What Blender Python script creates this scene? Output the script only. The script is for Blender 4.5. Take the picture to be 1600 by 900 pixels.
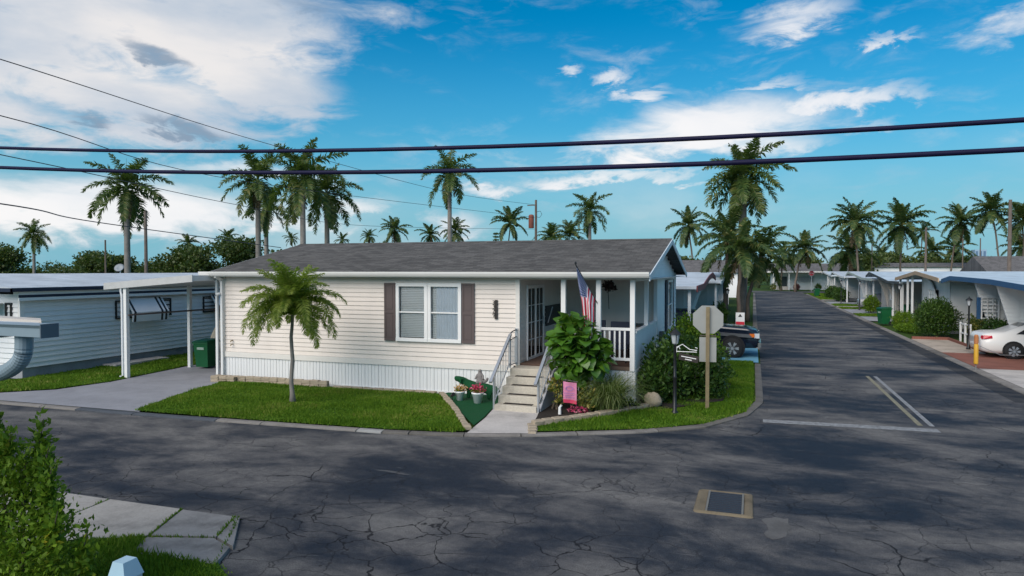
import bpy, math, random
import numpy as np
from mathutils import Vector, Matrix, Euler
R = math.radians
random.seed(7)
for o in list(bpy.data.objects): bpy.data.objects.remove(o, do_unlink=True)
SC = bpy.context.scene
COL = SC.collection

# ------------------------------------------------------------------ camera, sky, sun, exposure
cam = bpy.data.cameras.new('camera'); cam_o = bpy.data.objects.new('camera', cam); COL.objects.link(cam_o)
cam.sensor_width = 36; cam.lens = 24.0; cam.clip_end = 4000; cam.clip_start = 0.05
cam_o.location = (0, 0, 3.6)
cam_o.rotation_euler = (R(90 - 1.503), 0, R(19.46))
SC.camera = cam_o
SC.cycles.max_bounces = 6; SC.cycles.diffuse_bounces = 3; SC.cycles.glossy_bounces = 3; SC.cycles.transmission_bounces = 4; SC.cycles.transparent_max_bounces = 8
SUN_EL, SUN_AZ = 38.0, 197.0          # azimuth clockwise from +Y (street direction)
SKY_STRENGTH, SUN_STRENGTH = 0.086, 2.55
SC.view_settings.view_transform = 'Standard'; SC.view_settings.look = 'None'
SC.view_settings.exposure = 0.52; SC.view_settings.gamma = 1.0
SC.view_settings.use_curve_mapping = False
sun = bpy.data.lights.new('sun', 'SUN'); sun_o = bpy.data.objects.new('sun', sun); COL.objects.link(sun_o)
sun.energy = SUN_STRENGTH; sun.angle = R(52); sun.color = (1.0, 0.90, 0.78)
_d = Vector((math.sin(R(SUN_AZ))*math.cos(R(SUN_EL)), math.cos(R(SUN_AZ))*math.cos(R(SUN_EL)), math.sin(R(SUN_EL))))
sun_o.rotation_euler = (-_d).to_track_quat('-Z', 'Y').to_euler()
sun_o.location = (-20, -30, 40)

world = bpy.data.worlds.new('World'); SC.world = world; world.use_nodes = True
def build_world():
    nt = world.node_tree; nt.nodes.clear(); L = nt.links.new
    def N(t, **k):
        n = nt.nodes.new(t)
        for a, b in k.items(): setattr(n, a, b)
        return n
    def val(s, v):
        s.default_value = v
    def math_(op, a, b=None, c=None, clamp=False):
        n = N('ShaderNodeMath', operation=op, use_clamp=clamp)
        for i, q in enumerate((a, b, c)):
            if q is None: continue
            if isinstance(q, (int, float)): n.inputs[i].default_value = q
            else: L(q, n.inputs[i])
        return n.outputs[0]
    def smooth(x, a, b, to0=0., to1=1.):
        n = N('ShaderNodeMapRange', interpolation_type='SMOOTHSTEP'); L(x, n.inputs[0])
        for i, q in enumerate((a, b, to0, to1)): n.inputs[i+1].default_value = q
        return n.outputs[0]
    tc = N('ShaderNodeTexCoord'); sep = N('ShaderNodeSeparateXYZ'); L(tc.outputs['Generated'], sep.inputs[0])
    dx, dy, dz = sep.outputs
    sky = N('ShaderNodeTexSky', sky_type='NISHITA'); sky.sun_disc = False
    sky.sun_elevation = R(SUN_EL); sky.sun_rotation = R(SUN_AZ); sky.air_density = 1.0; sky.dust_density = 0.15; sky.ozone_density = 3.0
    hs = N('ShaderNodeHueSaturation'); L(sky.outputs[0], hs.inputs['Color'])
    hs.inputs['Hue'].default_value = 0.488; hs.inputs['Saturation'].default_value = 1.68; hs.inputs['Value'].default_value = 0.95
    bg = N('ShaderNodeBackground'); L(hs.outputs[0], bg.inputs[0]); bg.inputs[1].default_value = SKY_STRENGTH
    # cloud field laid out by compass bearing and elevation (radians)
    az = math_('ARCTAN2', dx, dy); el = math_('ARCSINE', dz)
    co = N('ShaderNodeCombineXYZ'); L(az, co.inputs[0]); L(math_('MULTIPLY', el, 2.6), co.inputs[1]); val(co.inputs[2], 3.7)
    def noise(scale, det, rough, dist=0.0, off=0.0):
        m = N('ShaderNodeMapping'); L(co.outputs[0], m.inputs[0]); m.inputs['Location'].default_value = (off, off*.7, off)
        n = N('ShaderNodeTexNoise'); L(m.outputs[0], n.inputs['Vector'])
        n.inputs['Scale'].default_value = scale; n.inputs['Detail'].default_value = det
        n.inputs['Roughness'].default_value = rough; n.inputs['Distortion'].default_value = dist
        return n.outputs['Fac']
    n1 = noise(4.5, 9, .6, .35); n2 = noise(13, 7, .62, .5, 5.); n3 = noise(3.0, 6, .55, .2, 11.)
    fb = math_('ADD', math_('MULTIPLY', n1, .62), math_('MULTIPLY', n2, .38))
    wob = math_('MULTIPLY', math_('SUBTRACT', n1, .5), .16); wob2 = math_('MULTIPLY', math_('SUBTRACT', n2, .5), .07)
    pv = N('ShaderNodeCombineXYZ'); L(math_('ADD', az, wob), pv.inputs[0]); L(math_('ADD', el, wob2), pv.inputs[1])
    def ell(a, e, ra, re, tilt=0.0, amp=1.0):      # soft ellipse round bearing a, elevation e (degrees)
        m = N('ShaderNodeMapping', vector_type='TEXTURE'); L(pv.outputs[0], m.inputs[0])
        m.inputs['Location'].default_value = (R(a), R(e), 0); m.inputs['Rotation'].default_value = (0, 0, R(tilt)); m.inputs['Scale'].default_value = (R(ra), R(re), 1)
        v = N('ShaderNodeVectorMath', operation='LENGTH'); L(m.outputs[0], v.inputs[0])
        return smooth(v.outputs['Value'], 1.2, .1, 0., amp)
    def mx(lst):
        r = lst[0]
        for q in lst[1:]: r = math_('MAXIMUM', r, q)
        return r
    big = mx([ell(-60, 16.5, 32, 10), ell(-43, 17.5, 13, 7.0), ell(-85, 17, 30, 13), ell(-48, 11.8, 15, 4.2), ell(-39.5, 13.5, 8.5, 4.2), ell(-58, 10.2, 16, 3.0, 0, .85)])
    wisps_fill = mx([ell(3.2, 18.5, 6.6, 1.9, 7, 1.15), ell(-4.6, 11.0, 16, 3.5, 3, 1.4), ell(-1, 9.6, 11, 2.0, 0, 1.2), ell(6.3, 12.6, 8.5, 1.3, 5, 1.2), ell(7.2, 10.6, 4.0, 1.1, 6, 1.0), ell(-11.0, 15.4, 3.2, .9, 10, 1.0),
                ell(-8.6, 14.1, 4.0, .8, 4, 1.0), ell(-14.4, 16.0, 2.0, .8, 0, 1.05), ell(16.4, 16.0, 5.6, 1.6, 20, 1.1), ell(9.4, 16.3, 3.8, .6, 0, .95), ell(1.0, 14.0, 5, .7, 6, .9),
                ell(-8.5, 7.6, 13, .9, 2, .9), ell(-24.6, 3.6, 4.6, 2.6, 0, 1.2), ell(-20.5, 6.6, 5.0, 1.1, 0, 1.0), ell(-33, 5.4, 8.5, 1.5, 0, .95),
                ell(-50, 4.4, 26, 3.6, 0, 1.2), ell(-40, 7.6, 13, 1.3, 0, 1.0), ell(50, 18, 30, 6, 10, .9),
                ell(105, 26, 55, 16, 0, .98), ell(175, 26, 40, 10, 0, .95), ell(-135, 22, 40, 12, 0, .95), smooth(el, R(32), R(60), 0., .8)])  # out-of-view bank on the right and overhead cover, added to brighten shaded walls
    a1 = smooth(math_('ADD', big, math_('MULTIPLY', math_('SUBTRACT', fb, .5), 2.8)), .16, .95)
    a2 = math_('MULTIPLY', smooth(math_('ADD', wisps_fill, math_('MULTIPLY', math_('SUBTRACT', fb, .5), 3.0)), .32, 1.40), .92)
    veil = math_('MULTIPLY', smooth(el, R(12), R(0.5)), math_('MULTIPLY', smooth(n3, .40, .68), .40))
    haze = math_('MULTIPLY', smooth(el, R(21), R(-1)), .96)
    cirrus = math_('MULTIPLY', math_('MULTIPLY', smooth(n2, .44, .70), smooth(n1, .40, .62)), .30)
    alpha = math_('MINIMUM', mx([a1, a2, veil, cirrus]), .96)
    # cloud shade: thick parts go blue grey
    dark = mx([ell(-46.7, 15.5, 3.6, 1.3, -12, 1.0), ell(-51.8, 10.6, 2.0, .8, -5, .85), ell(-45.6, 10.7, 5, 1.0, -10, .9), ell(-35, 20.0, 7, 1.4, 0, .65), ell(-60, 13, 6, 2.0, 0, .45)])
    dk = smooth(math_('ADD', dark, math_('MULTIPLY', math_('SUBTRACT', n2, .5), 1.7)), .34, .95)
    sh = N('ShaderNodeMixRGB'); L(smooth(n3, .36, .68), sh.inputs[0]); sh.inputs[1].default_value = (.40, .46, .54, 1); sh.inputs[2].default_value = (.68, .655, .645, 1)
    sh2 = N('ShaderNodeMixRGB'); L(math_('MULTIPLY', dk, .85), sh2.inputs[0]); L(sh.outputs[0], sh2.inputs[1]); sh2.inputs[2].default_value = (.17, .24, .33, 1)
    sh3 = N('ShaderNodeMixRGB'); L(math_('MULTIPLY', a2, .75), sh3.inputs[0]); L(sh2.outputs[0], sh3.inputs[1]); sh3.inputs[2].default_value = (.84, .81, .80, 1)
    cb = N('ShaderNodeBackground'); L(sh3.outputs[0], cb.inputs[0]); cb.inputs[1].default_value = 0.90
    hz = N('ShaderNodeBackground'); hz.inputs[0].default_value = (.125, .33, .425, 1); hz.inputs[1].default_value = 1.0
    m0 = N('ShaderNodeMixShader'); L(haze, m0.inputs[0]); L(bg.outputs[0], m0.inputs[1]); L(hz.outputs[0], m0.inputs[2])
    m1 = N('ShaderNodeMixShader'); L(alpha, m1.inputs[0]); L(m0.outputs[0], m1.inputs[1]); L(cb.outputs[0], m1.inputs[2])
    out = N('ShaderNodeOutputWorld'); L(m1.outputs[0], out.inputs[0])
build_world()
world.cycles.sampling_method = 'MANUAL'; world.cycles.sample_map_resolution = 256

# ------------------------------------------------------------------ mesh and object helpers
def wloc(p):
    v = Vector((0, 0, 0))
    while p is not None: v += p.location; p = p.parent
    return v
def tag(o, label=None, cat=None, group=None, kind=None):
    if label: o['label'] = label
    if cat: o['category'] = cat
    if group: o['group'] = group
    if kind: o['kind'] = kind
    return o
def thing(name, label, cat, loc=(0, 0, 0), group=None, kind=None):
    o = bpy.data.objects.new(name, None); COL.objects.link(o); o.location = loc; o.empty_display_size = .2
    return tag(o, label, cat, group, kind)
def link_mesh(name, me, parent=None, loc=None):
    o = bpy.data.objects.new(name, me); COL.objects.link(o)
    if parent: o.parent = parent
    if loc is not None: o.location = loc
    return o
class MB:
    def __init__(s): s.v = []; s.f = []; s.mi = []
    def add(s, vs, fs, m=0):
        n = len(s.v); s.v += [tuple(p) for p in vs]; s.f += [tuple(i+n for i in f) for f in fs]; s.mi += [m]*len(fs); return s
    def box(s, x0, x1, y0, y1, z0, z1, m=0):
        return s.add([(x0,y0,z0),(x1,y0,z0),(x1,y1,z0),(x0,y1,z0),(x0,y0,z1),(x1,y0,z1),(x1,y1,z1),(x0,y1,z1)],
                     [(0,3,2,1),(4,5,6,7),(0,1,5,4),(1,2,6,5),(2,3,7,6),(3,0,4,7)], m)
    def cbox(s, x0, x1, y0, y1, z0, z1, c=.02, m=0):        # box with chamfered top edge
        s.add([(x0,y0,z0),(x1,y0,z0),(x1,y1,z0),(x0,y1,z0),(x0,y0,z1-c),(x1,y0,z1-c),(x1,y1,z1-c),(x0,y1,z1-c),
               (x0+c,y0+c,z1),(x1-c,y0+c,z1),(x1-c,y1-c,z1),(x0+c,y1-c,z1)],
              [(0,3,2,1),(8,9,10,11),(0,1,5,4),(1,2,6,5),(2,3,7,6),(3,0,4,7),(4,5,9,8),(5,6,10,9),(6,7,11,10),(7,4,8,11)], m); return s
    def obox(s, c, size, rot=(0,0,0), m=0):
        M_ = Euler(rot).to_matrix(); c = Vector(c); a, b, h = (q/2 for q in size)
        vs = [c + M_ @ Vector(p) for p in ((-a,-b,-h),(a,-b,-h),(a,b,-h),(-a,b,-h),(-a,-b,h),(a,-b,h),(a,b,h),(-a,b,h))]
        return s.add(vs, [(0,3,2,1),(4,5,6,7),(0,1,5,4),(1,2,6,5),(2,3,7,6),(3,0,4,7)], m)
    def bar(s, p, q, w, h=None, m=0):                       # straight square bar from p to q
        p, q = Vector(p), Vector(q); d = q - p; h = h or w
        rot = d.to_track_quat('X', 'Z').to_euler()
        return s.obox((p+q)/2, (d.length, w, h), rot, m)
    def tube(s, pts, r, n=8, m=0, cap=True):
        pts = [Vector(p) for p in pts]; k = len(pts); rs = r if isinstance(r, (list, tuple)) else [r]*k
        n0 = len(s.v); up = Vector((0, 0, 1))
        for i, p in enumerate(pts):
            t = (pts[min(i+1, k-1)] - pts[max(i-1, 0)]).normalized()
            a = t.cross(up) if abs(t.z) < .95 else t.cross(Vector((0, 1, 0)))
            a.normalize(); b = t.cross(a).normalized()
            for j in range(n):
                an = 2*math.pi*j/n; s.v.append(tuple(p + (a*math.cos(an) + b*math.sin(an))*rs[i]))
        for i in range(k-1):
            for j in range(n):
                s.f.append((n0+i*n+j, n0+i*n+(j+1) % n, n0+(i+1)*n+(j+1) % n, n0+(i+1)*n+j)); s.mi.append(m)
        if cap:
            s.f.append(tuple(n0+j for j in reversed(range(n)))); s.f.append(tuple(n0+(k-1)*n+j for j in range(n))); s.mi += [m, m]
        return s
    def lathe(s, prof, c=(0,0,0), n=16, m=0, cap=True):
        n0 = len(s.v)
        for r, z in prof:
            for j in range(n):
                an = 2*math.pi*j/n; s.v.append((c[0]+r*math.cos(an), c[1]+r*math.sin(an), c[2]+z))
        for i in range(len(prof)-1):
            for j in range(n):
                s.f.append((n0+i*n+j, n0+i*n+(j+1) % n, n0+(i+1)*n+(j+1) % n, n0+(i+1)*n+j)); s.mi.append(m)
        if cap:
            s.f.append(tuple(n0+j for j in reversed(range(n)))); s.f.append(tuple(n0+(len(prof)-1)*n+j for j in range(n))); s.mi += [m, m]
        return s
    def prism(s, poly, axis, lo, hi, m=0):                  # polygon in the other two axes, extruded along axis
        def P(a, b, h): return {'x': (h, a, b), 'y': (a, h, b), 'z': (a, b, h)}[axis]
        n = len(poly); vs = [P(a, b, lo) for a, b in poly] + [P(a, b, hi) for a, b in poly]
        fs = [tuple(range(n)), tuple(range(2*n-1, n-1, -1))] + [(i, i+n, (i+1) % n+n, (i+1) % n) for i in range(n)]
        return s.add(vs, fs, m)
    def sheet(s, poly, z, m=0): return s.add([(a, b, z) for a, b in poly], [tuple(range(len(poly)))], m)
    def quad(s, a, b, c, d, m=0): return s.add([a, b, c, d], [(0, 1, 2, 3)], m)
    def mesh(s, name, mats, smooth=False):
        me = bpy.data.meshes.new(name); me.from_pydata(s.v, [], s.f)
        for q in (mats if isinstance(mats, (list, tuple)) else [mats]): me.materials.append(q)
        if any(s.mi): me.polygons.foreach_set('material_index', s.mi)
        if smooth: me.polygons.foreach_set('use_smooth', [True]*len(me.polygons))
        me.update(); return me
    def build(s, name, mats, parent=None, smooth=False, kind=None, local=False):
        xs = [p[0] for p in s.v]; ys = [p[1] for p in s.v]; zs = [p[2] for p in s.v]
        c = Vector(((min(xs)+max(xs))/2, (min(ys)+max(ys))/2, min(zs))) if not local else Vector((0, 0, 0))
        s.v = [(p[0]-c.x, p[1]-c.y, p[2]-c.z) for p in s.v]
        me = s.mesh(name, mats, smooth); o = link_mesh(name, me, parent, c - wloc(parent))
        if kind: o['kind'] = kind
        return o
def spline(pts, n=10):
    P = [Vector(p) for p in pts]; out = []
    for i in range(len(P)-1):
        a, b_, c, d = P[max(i-1, 0)], P[i], P[i+1], P[min(i+2, len(P)-1)]
        for k in range(n): t = k/n; out.append(.5*((2*b_)+(c-a)*t+(2*a-5*b_+4*c-d)*t*t+(3*b_-a-3*c+d)*t**3))
    return out+[P[-1]]
def B(*a, **k): return MB().box(*a, **k)
def copy_tree(o, parent=None):
    c = o.copy(); COL.objects.link(c); c.parent = parent
    for ch in list(o.children): copy_tree(ch, c)
    return c
def text_mesh(body, size, depth=.004):
    cu = bpy.data.curves.new('lettering', 'FONT'); cu.body = body; cu.size = size; cu.extrude = depth; cu.align_x = 'CENTER'
    o = bpy.data.objects.new('lettering', cu); COL.objects.link(o); bpy.context.view_layer.update()
    me = bpy.data.meshes.new_from_object(o.evaluated_get(bpy.context.evaluated_depsgraph_get()))
    bpy.data.objects.remove(o, do_unlink=True); return me
def text(name, body, size, mat, parent, loc, rot, depth=.004):
    me = text_mesh(body, size, depth); me.materials.clear(); me.materials.append(mat)
    o = link_mesh(name, me, parent, Vector(loc) - wloc(parent)); o.rotation_euler = rot; return o
def np_mesh(name, V, F, mats, mi=None, smooth=False):
    me = bpy.data.meshes.new(name); V = np.asarray(V, np.float32); F = np.asarray(F, np.int32); k = F.shape[1]
    me.vertices.add(len(V)); me.vertices.foreach_set('co', V.ravel())
    me.loops.add(F.size); me.loops.foreach_set('vertex_index', F.ravel())
    me.polygons.add(len(F)); me.polygons.foreach_set('loop_start', np.arange(0, F.size, k, dtype=np.int32))
    for q in (mats if isinstance(mats, (list, tuple)) else [mats]): me.materials.append(q)
    if mi is not None: me.polygons.foreach_set('material_index', np.asarray(mi, np.int32))
    if smooth: me.polygons.foreach_set('use_smooth', np.ones(len(F), bool))
    me.update(calc_edges=True); return me

# ------------------------------------------------------------------ procedural materials
class NB:
    def __init__(s, name):
        s.m = bpy.data.materials.new(name); s.m.use_nodes = True; s.nt = s.m.node_tree
        s.p = s.nt.nodes['Principled BSDF']; s.out = s.nt.nodes['Material Output']; s.tc = s.n('ShaderNodeTexCoord')
    def n(s, t, **k):
        q = s.nt.nodes.new(t)
        for a, b in k.items(): setattr(q, a, b)
        return q
    def l(s, a, b): s.nt.links.new(a, b)
    def obj(s, scale=(1, 1, 1), loc=(0, 0, 0), rot=(0, 0, 0), src='Object'):
        q = s.n('ShaderNodeMapping'); s.l(s.tc.outputs[src], q.inputs[0])
        q.inputs['Scale'].default_value = scale; q.inputs['Location'].default_value = loc; q.inputs['Rotation'].default_value = rot; return q.outputs[0]
    def noise(s, scale=5., det=5., rough=.55, vec=None, dist=0.):
        q = s.n('ShaderNodeTexNoise'); s.l(vec or s.obj(), q.inputs['Vector'])
        q.inputs['Scale'].default_value = scale; q.inputs['Detail'].default_value = det; q.inputs['Roughness'].default_value = rough; q.inputs['Distortion'].default_value = dist
        return q.outputs['Fac']
    def ncol(s, scale, det, vec):
        q = s.n('ShaderNodeTexNoise'); s.l(vec, q.inputs['Vector']); q.inputs['Scale'].default_value = scale; q.inputs['Detail'].default_value = det
        return q.outputs['Color']
    def ramp(s, f, stops):
        q = s.n('ShaderNodeValToRGB'); s.l(f, q.inputs[0]); e = q.color_ramp.elements
        while len(e) < len(stops): e.new(.5)
        for i, (p, c) in enumerate(stops):
            e[i].position = p; c = (c, c, c) if isinstance(c, (int, float)) else c; e[i].color = (c[0], c[1], c[2], 1)
        return q.outputs[0]
    def mix(s, f, a, b, bt='MIX'):
        q = s.n('ShaderNodeMixRGB', blend_type=bt)
        for i, x in enumerate((f, a, b)):
            if isinstance(x, (int, float)): q.inputs[i].default_value = x if i == 0 else (x, x, x, 1)
            elif isinstance(x, tuple): q.inputs[i].default_value = (x[0], x[1], x[2], 1)
            else: s.l(x, q.inputs[i])
        return q.outputs[0]
    def math(s, op, a, b=0., clamp=False):
        q = s.n('ShaderNodeMath', operation=op, use_clamp=clamp)
        for i, x in enumerate((a, b)):
            if isinstance(x, (int, float)): q.inputs[i].default_value = x
            else: s.l(x, q.inputs[i])
        return q.outputs[0]
    def rng(s, x, a, b, c=0., d=1.):
        q = s.n('ShaderNodeMapRange', interpolation_type='SMOOTHSTEP'); s.l(x, q.inputs[0])
        for i, v in enumerate((a, b, c, d)): q.inputs[i+1].default_value = v
        return q.outputs[0]
    def bump(s, h, strength=.3, dist=.01):
        q = s.n('ShaderNodeBump'); s.l(h, q.inputs['Height']); q.inputs['Strength'].default_value = strength; q.inputs['Distance'].default_value = dist
        s.l(q.outputs[0], s.p.inputs['Normal'])
    def col(s, c):
        if isinstance(c, tuple): s.p.inputs['Base Color'].default_value = (c[0], c[1], c[2], 1)
        else: s.l(c, s.p.inputs['Base Color'])
        return s
    def set(s, rough=.6, metal=0., spec=.4):
        if isinstance(rough, (int, float)): s.p.inputs['Roughness'].default_value = rough
        else: s.l(rough, s.p.inputs['Roughness'])
        s.p.inputs['Metallic'].default_value = metal; s.p.inputs['Specular IOR Level'].default_value = spec; return s
def sc3(c, k): return tuple(min(1, x*k) for x in c)
MATS = {}
def M(name, c=None, rough=.6, var=.12, scale=3., metal=0., spec=.4, bump=0., bscale=40., streak=False):
    if name in MATS: return MATS[name]
    b = NB(name); v = b.obj((1, 1, .18)) if streak else b.obj()
    f = b.noise(scale, 6, .6, v); b.col(b.ramp(f, [(.25, sc3(c, 1-var)), (.75, sc3(c, 1+var*.6))])).set(rough, metal, spec)
    if bump: b.bump(b.noise(bscale, 4, .6), bump, .01)
    MATS[name] = b.m; return b.m
def leafmat(name, stops, trans=.25, rough=.45, clump=1.3, spec=.35, big=0.):
    b = NB(name); g = b.n('ShaderNodeNewGeometry'); oi = b.n('ShaderNodeObjectInfo')
    f = b.math('ADD', b.math('MULTIPLY', g.outputs['Random Per Island'], .6), b.math('MULTIPLY', b.noise(clump, 3, .5), .55))
    f = b.math('ADD', f, b.math('MULTIPLY', b.math('SUBTRACT', oi.outputs['Random'], .5), .2))
    if big: f = b.math('ADD', f, b.math('MULTIPLY', b.math('SUBTRACT', b.noise(.55, 5, .65), .5), big))
    c = b.ramp(f, stops); b.col(c).set(rough, 0, spec)
    t = b.n('ShaderNodeBsdfTranslucent'); b.l(b.mix(.5, c, (.25, .42, .04), 'MIX'), t.inputs[0])
    x = b.n('ShaderNodeMixShader'); x.inputs[0].default_value = trans; b.l(b.p.outputs[0], x.inputs[1]); b.l(t.outputs[0], x.inputs[2]); b.l(x.outputs[0], b.out.inputs[0])
    MATS[name] = b.m; return b.m
def glassmat(name, tint=(.8, .86, .9), refl=.22):
    b = NB(name); nt = b.nt; tr = b.n('ShaderNodeBsdfTransparent'); tr.inputs[0].default_value = (*tint, 1)
    gl = b.n('ShaderNodeBsdfGlossy'); gl.inputs['Roughness'].default_value = .03
    lw = b.n('ShaderNodeFresnel'); lw.inputs[0].default_value = 1.5
    f = b.math('ADD', lw.outputs[0], refl, True)
    x = b.n('ShaderNodeMixShader'); b.l(f, x.inputs[0]); b.l(tr.outputs[0], x.inputs[1]); b.l(gl.outputs[0], x.inputs[2]); b.l(x.outputs[0], b.out.inputs[0])
    MATS[name] = b.m; return b.m
def asphalt(name, cracks=True, dark=0.):
    b = NB(name); v = b.obj()
    wv = b.mix(.10, v, b.ncol(1.1, 4, v), 'ADD')
    # random blue black to warm grey patches, longer along x
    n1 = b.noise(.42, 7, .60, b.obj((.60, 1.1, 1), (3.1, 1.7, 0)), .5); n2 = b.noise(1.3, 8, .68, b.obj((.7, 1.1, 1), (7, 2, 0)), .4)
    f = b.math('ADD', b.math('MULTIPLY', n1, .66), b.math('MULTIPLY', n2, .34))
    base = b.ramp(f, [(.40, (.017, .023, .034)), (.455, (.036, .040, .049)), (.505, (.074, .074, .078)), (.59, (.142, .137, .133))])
    sp = b.noise(60, 3, .7); base = b.mix(.8, base, b.ramp(sp, [(.3, .45), (.7, 1.6)]), 'MULTIPLY')
    sp2 = b.noise(9, 5, .7); base = b.mix(.6, base, b.ramp(sp2, [(.3, .72), (.7, 1.25)]), 'MULTIPLY')
    # pale scuffs
    sc_ = b.math('MULTIPLY', b.rng(b.noise(3.0, 8, .72, b.obj((.3, 1.6, 1), (1, 9, 0)), .6), .60, .72), .55)
    base = b.mix(sc_, base, (.17, .162, .155))
    h = b.noise(90, 3, .6)
    if cracks:
        def crack(sc, wv_, w, mask):
            vo = b.n('ShaderNodeTexVoronoi', feature='DISTANCE_TO_EDGE'); b.l(wv_, vo.inputs['Vector']); vo.inputs['Scale'].default_value = sc
            return b.math('MULTIPLY', b.rng(vo.outputs['Distance'], w, w*.25), mask)
        d1 = b.mix(.8, v, b.ncol(1.1, 8, v), 'ADD'); d2 = b.mix(.5, v, b.ncol(2.0, 7, b.obj(loc=(4, 2, 0))), 'ADD')
        m1 = b.rng(b.noise(.35, 3, .5, b.obj(loc=(2.2, 0, 0))), .52, .62); m2 = b.rng(b.noise(.30, 3, .5, b.obj(loc=(9.3, 4, 0))), .50, .58)
        sx = b.n('ShaderNodeSeparateXYZ'); b.l(v, sx.inputs[0])
        near = b.math('MULTIPLY', b.math('MULTIPLY', b.rng(sx.outputs[0], 1.5, -2.5), b.rng(sx.outputs[1], 11.5, 8.)), b.rng(b.noise(.7, 3, .5, b.obj(loc=(5, 1, 0))), .36, .50))
        c = b.math('MAXIMUM', crack(.42, d1, .008, m1), crack(1.7, d2, .022, b.math('MAXIMUM', b.math('MULTIPLY', m2, .6), near)))
        base = b.mix(b.math('MULTIPLY', c, .9), base, (.006, .006, .008))
    if dark: base = b.mix(dark, base, (.016, .018, .022))
    b.col(base).set(b.ramp(f, [(.40, .70), (.6, .88)]), 0, .16); b.bump(h, .35, .006); MATS[name] = b.m; return b.m
def concrete(name, c=(.42, .40, .38), stain=.35):
    b = NB(name); f = b.noise(1.2, 8, .65); g = b.noise(30, 4, .7)
    k = b.ramp(f, [(.28, sc3(c, 1-stain)), (.5, c), (.75, sc3(c, 1.15))]); k = b.mix(.5, k, b.ramp(g, [(.3, .75), (.7, 1.2)]), 'MULTIPLY')
    b.col(k).set(.85, 0, .25); b.bump(g, .25, .004); MATS[name] = b.m; return b.m
def grassground(name, c1=(.030, .075, .008), c2=(.055, .125, .012)):
    b = NB(name); f = b.noise(2.5, 6, .6); g = b.noise(40, 4, .7)
    k = b.ramp(f, [(.3, c1), (.7, c2)]); k = b.mix(.6, k, b.ramp(g, [(.3, .6), (.7, 1.3)]), 'MULTIPLY'); b.col(k).set(.9, 0, .1); b.bump(g, .5, .02); MATS[name] = b.m; return b.m
def shingles(name, c=(.094, .089, .084)):
    b = NB(name); br = b.n('ShaderNodeTexBrick'); b.l(b.obj(), br.inputs['Vector'])
    br.inputs['Scale'].default_value = 1.; br.inputs['Brick Width'].default_value = .33; br.inputs['Row Height'].default_value = .14; br.inputs['Mortar Size'].default_value = .006
    br.inputs['Color1'].default_value = (*sc3(c, .75), 1); br.inputs['Color2'].default_value = (*sc3(c, 1.3), 1); br.inputs['Mortar'].default_value = (*sc3(c, .45), 1); br.offset = .5
    k = b.mix(.5, br.outputs['Color'], b.ramp(b.noise(1.1, 6, .65, b.obj((1, .5, 1))), [(.3, .65), (.7, 1.35)]), 'MULTIPLY')
    k = b.mix(.4, k, b.ramp(b.noise(7, 5, .7, b.obj((.5, 2.5, 1))), [(.3, .6), (.7, 1.5)]), 'MULTIPLY')
    b.col(k).set(.9, 0, .2); b.bump(br.outputs['Fac'], -.6, .01); MATS[name] = b.m; return b.m

cream = M('cream_siding', (.745, .672, .61), .55, .09, 1.6, streak=True)
white = M('white_paint', (.78, .78, .77), .45, .06, 2., streak=True)
whitev = M('white_vinyl', (.79, .80, .81), .5, .06, 1.5, streak=True)
skirtm = M('white_skirting', (.76, .765, .765), .5, .12, 2.5, streak=True)
greyw = M('weathered_white', (.74, .74, .73), .55, .12, 1.5, streak=True)
tanw = M('tan_siding', (.52, .48, .43), .6, .08, 1.5, streak=True)
navy = M('navy_trim', (.012, .020, .045), .5, .2)
bluetrim = M('blue_trim', (.03, .10, .22), .5, .15)
maroon = M('maroon_trim', (.16, .035, .04), .55, .2)
tanfas = M('tan_fascia', (.48, .34, .22), .6, .15)
shut = M('brown_shutter', (.105, .080, .078), .6, .1, bump=.15, bscale=60)
dark = M('dark_void', (.012, .012, .014), .8, .2)
blackm = M('black_metal', (.012, .013, .015), .4, .2, spec=.5)
alum = M('aluminium_rail', (.52, .54, .57), .38, .08, metal=.75)
chrome = M('chrome', (.75, .77, .8), .15, .05, metal=1.)
roofshingle = shingles('grey_shingles'); roofgrey = shingles('far_grey_shingles', (.13, .125, .125))
roofwhite = M('white_metal_roof', (.50, .55, .60), .55, .28, 1.2, bump=.05)
roofblue = M('pale_blue_roof', (.54, .62, .68), .5, .30, 1.6)
conc = concrete('pale_concrete', (.47, .44, .415)); conc2 = concrete('grey_concrete', (.30, .31, .33), .25); concdark = concrete('sealed_kerb', (.075, .085, .10), .4)
concblue = concrete('blue_paint_kerb', (.12, .28, .40), .3); concwhite = concrete('white_paint_kerb', (.32, .32, .31), .5)
stepm = concrete('step_concrete', (.50, .455, .38), .45); cheek = concrete('stucco_cheek', (.40, .40, .42), .2)
bluepad = concrete('blue_driveway', (.14, .34, .46), .25)
brickred = concrete('red_pavers', (.23, .095, .07), .3); gravelm = concrete('shell_gravel', (.42, .36, .30), .45)
matrun = M('brown_tread_mat', (.022, .016, .014), .95, .3, 20)
turf = M('artificial_turf', (.012, .075, .030), .9, .25, 30, spec=.1, bump=.6, bscale=200)
soil = M('dark_mulch', (.022, .016, .012), .95, .4, 15, bump=.8, bscale=30)
stone = concrete('edging_stone', (.36, .30, .225), .55)
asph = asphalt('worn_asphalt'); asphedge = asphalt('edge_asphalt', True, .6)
groundm = grassground('ground_grass', (.03, .06, .012), (.055, .10, .02)); lawnm = grassground('lawn_thatch')
paintw = M('worn_white_paint', (.25, .255, .26), .8, .6, 9.); painty = M('worn_yellow_line', (.24, .22, .15), .8, .6, 9.)
glass = glassmat('window_glass', (.93, .95, .96), .03); glassdark = glassmat('tinted_glass', (.35, .40, .45), .12)
curtain = M('pale_curtain', (.74, .79, .86), .9, .08); blindm = M('white_blind', (.84, .85, .85), .6, .05)
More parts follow.
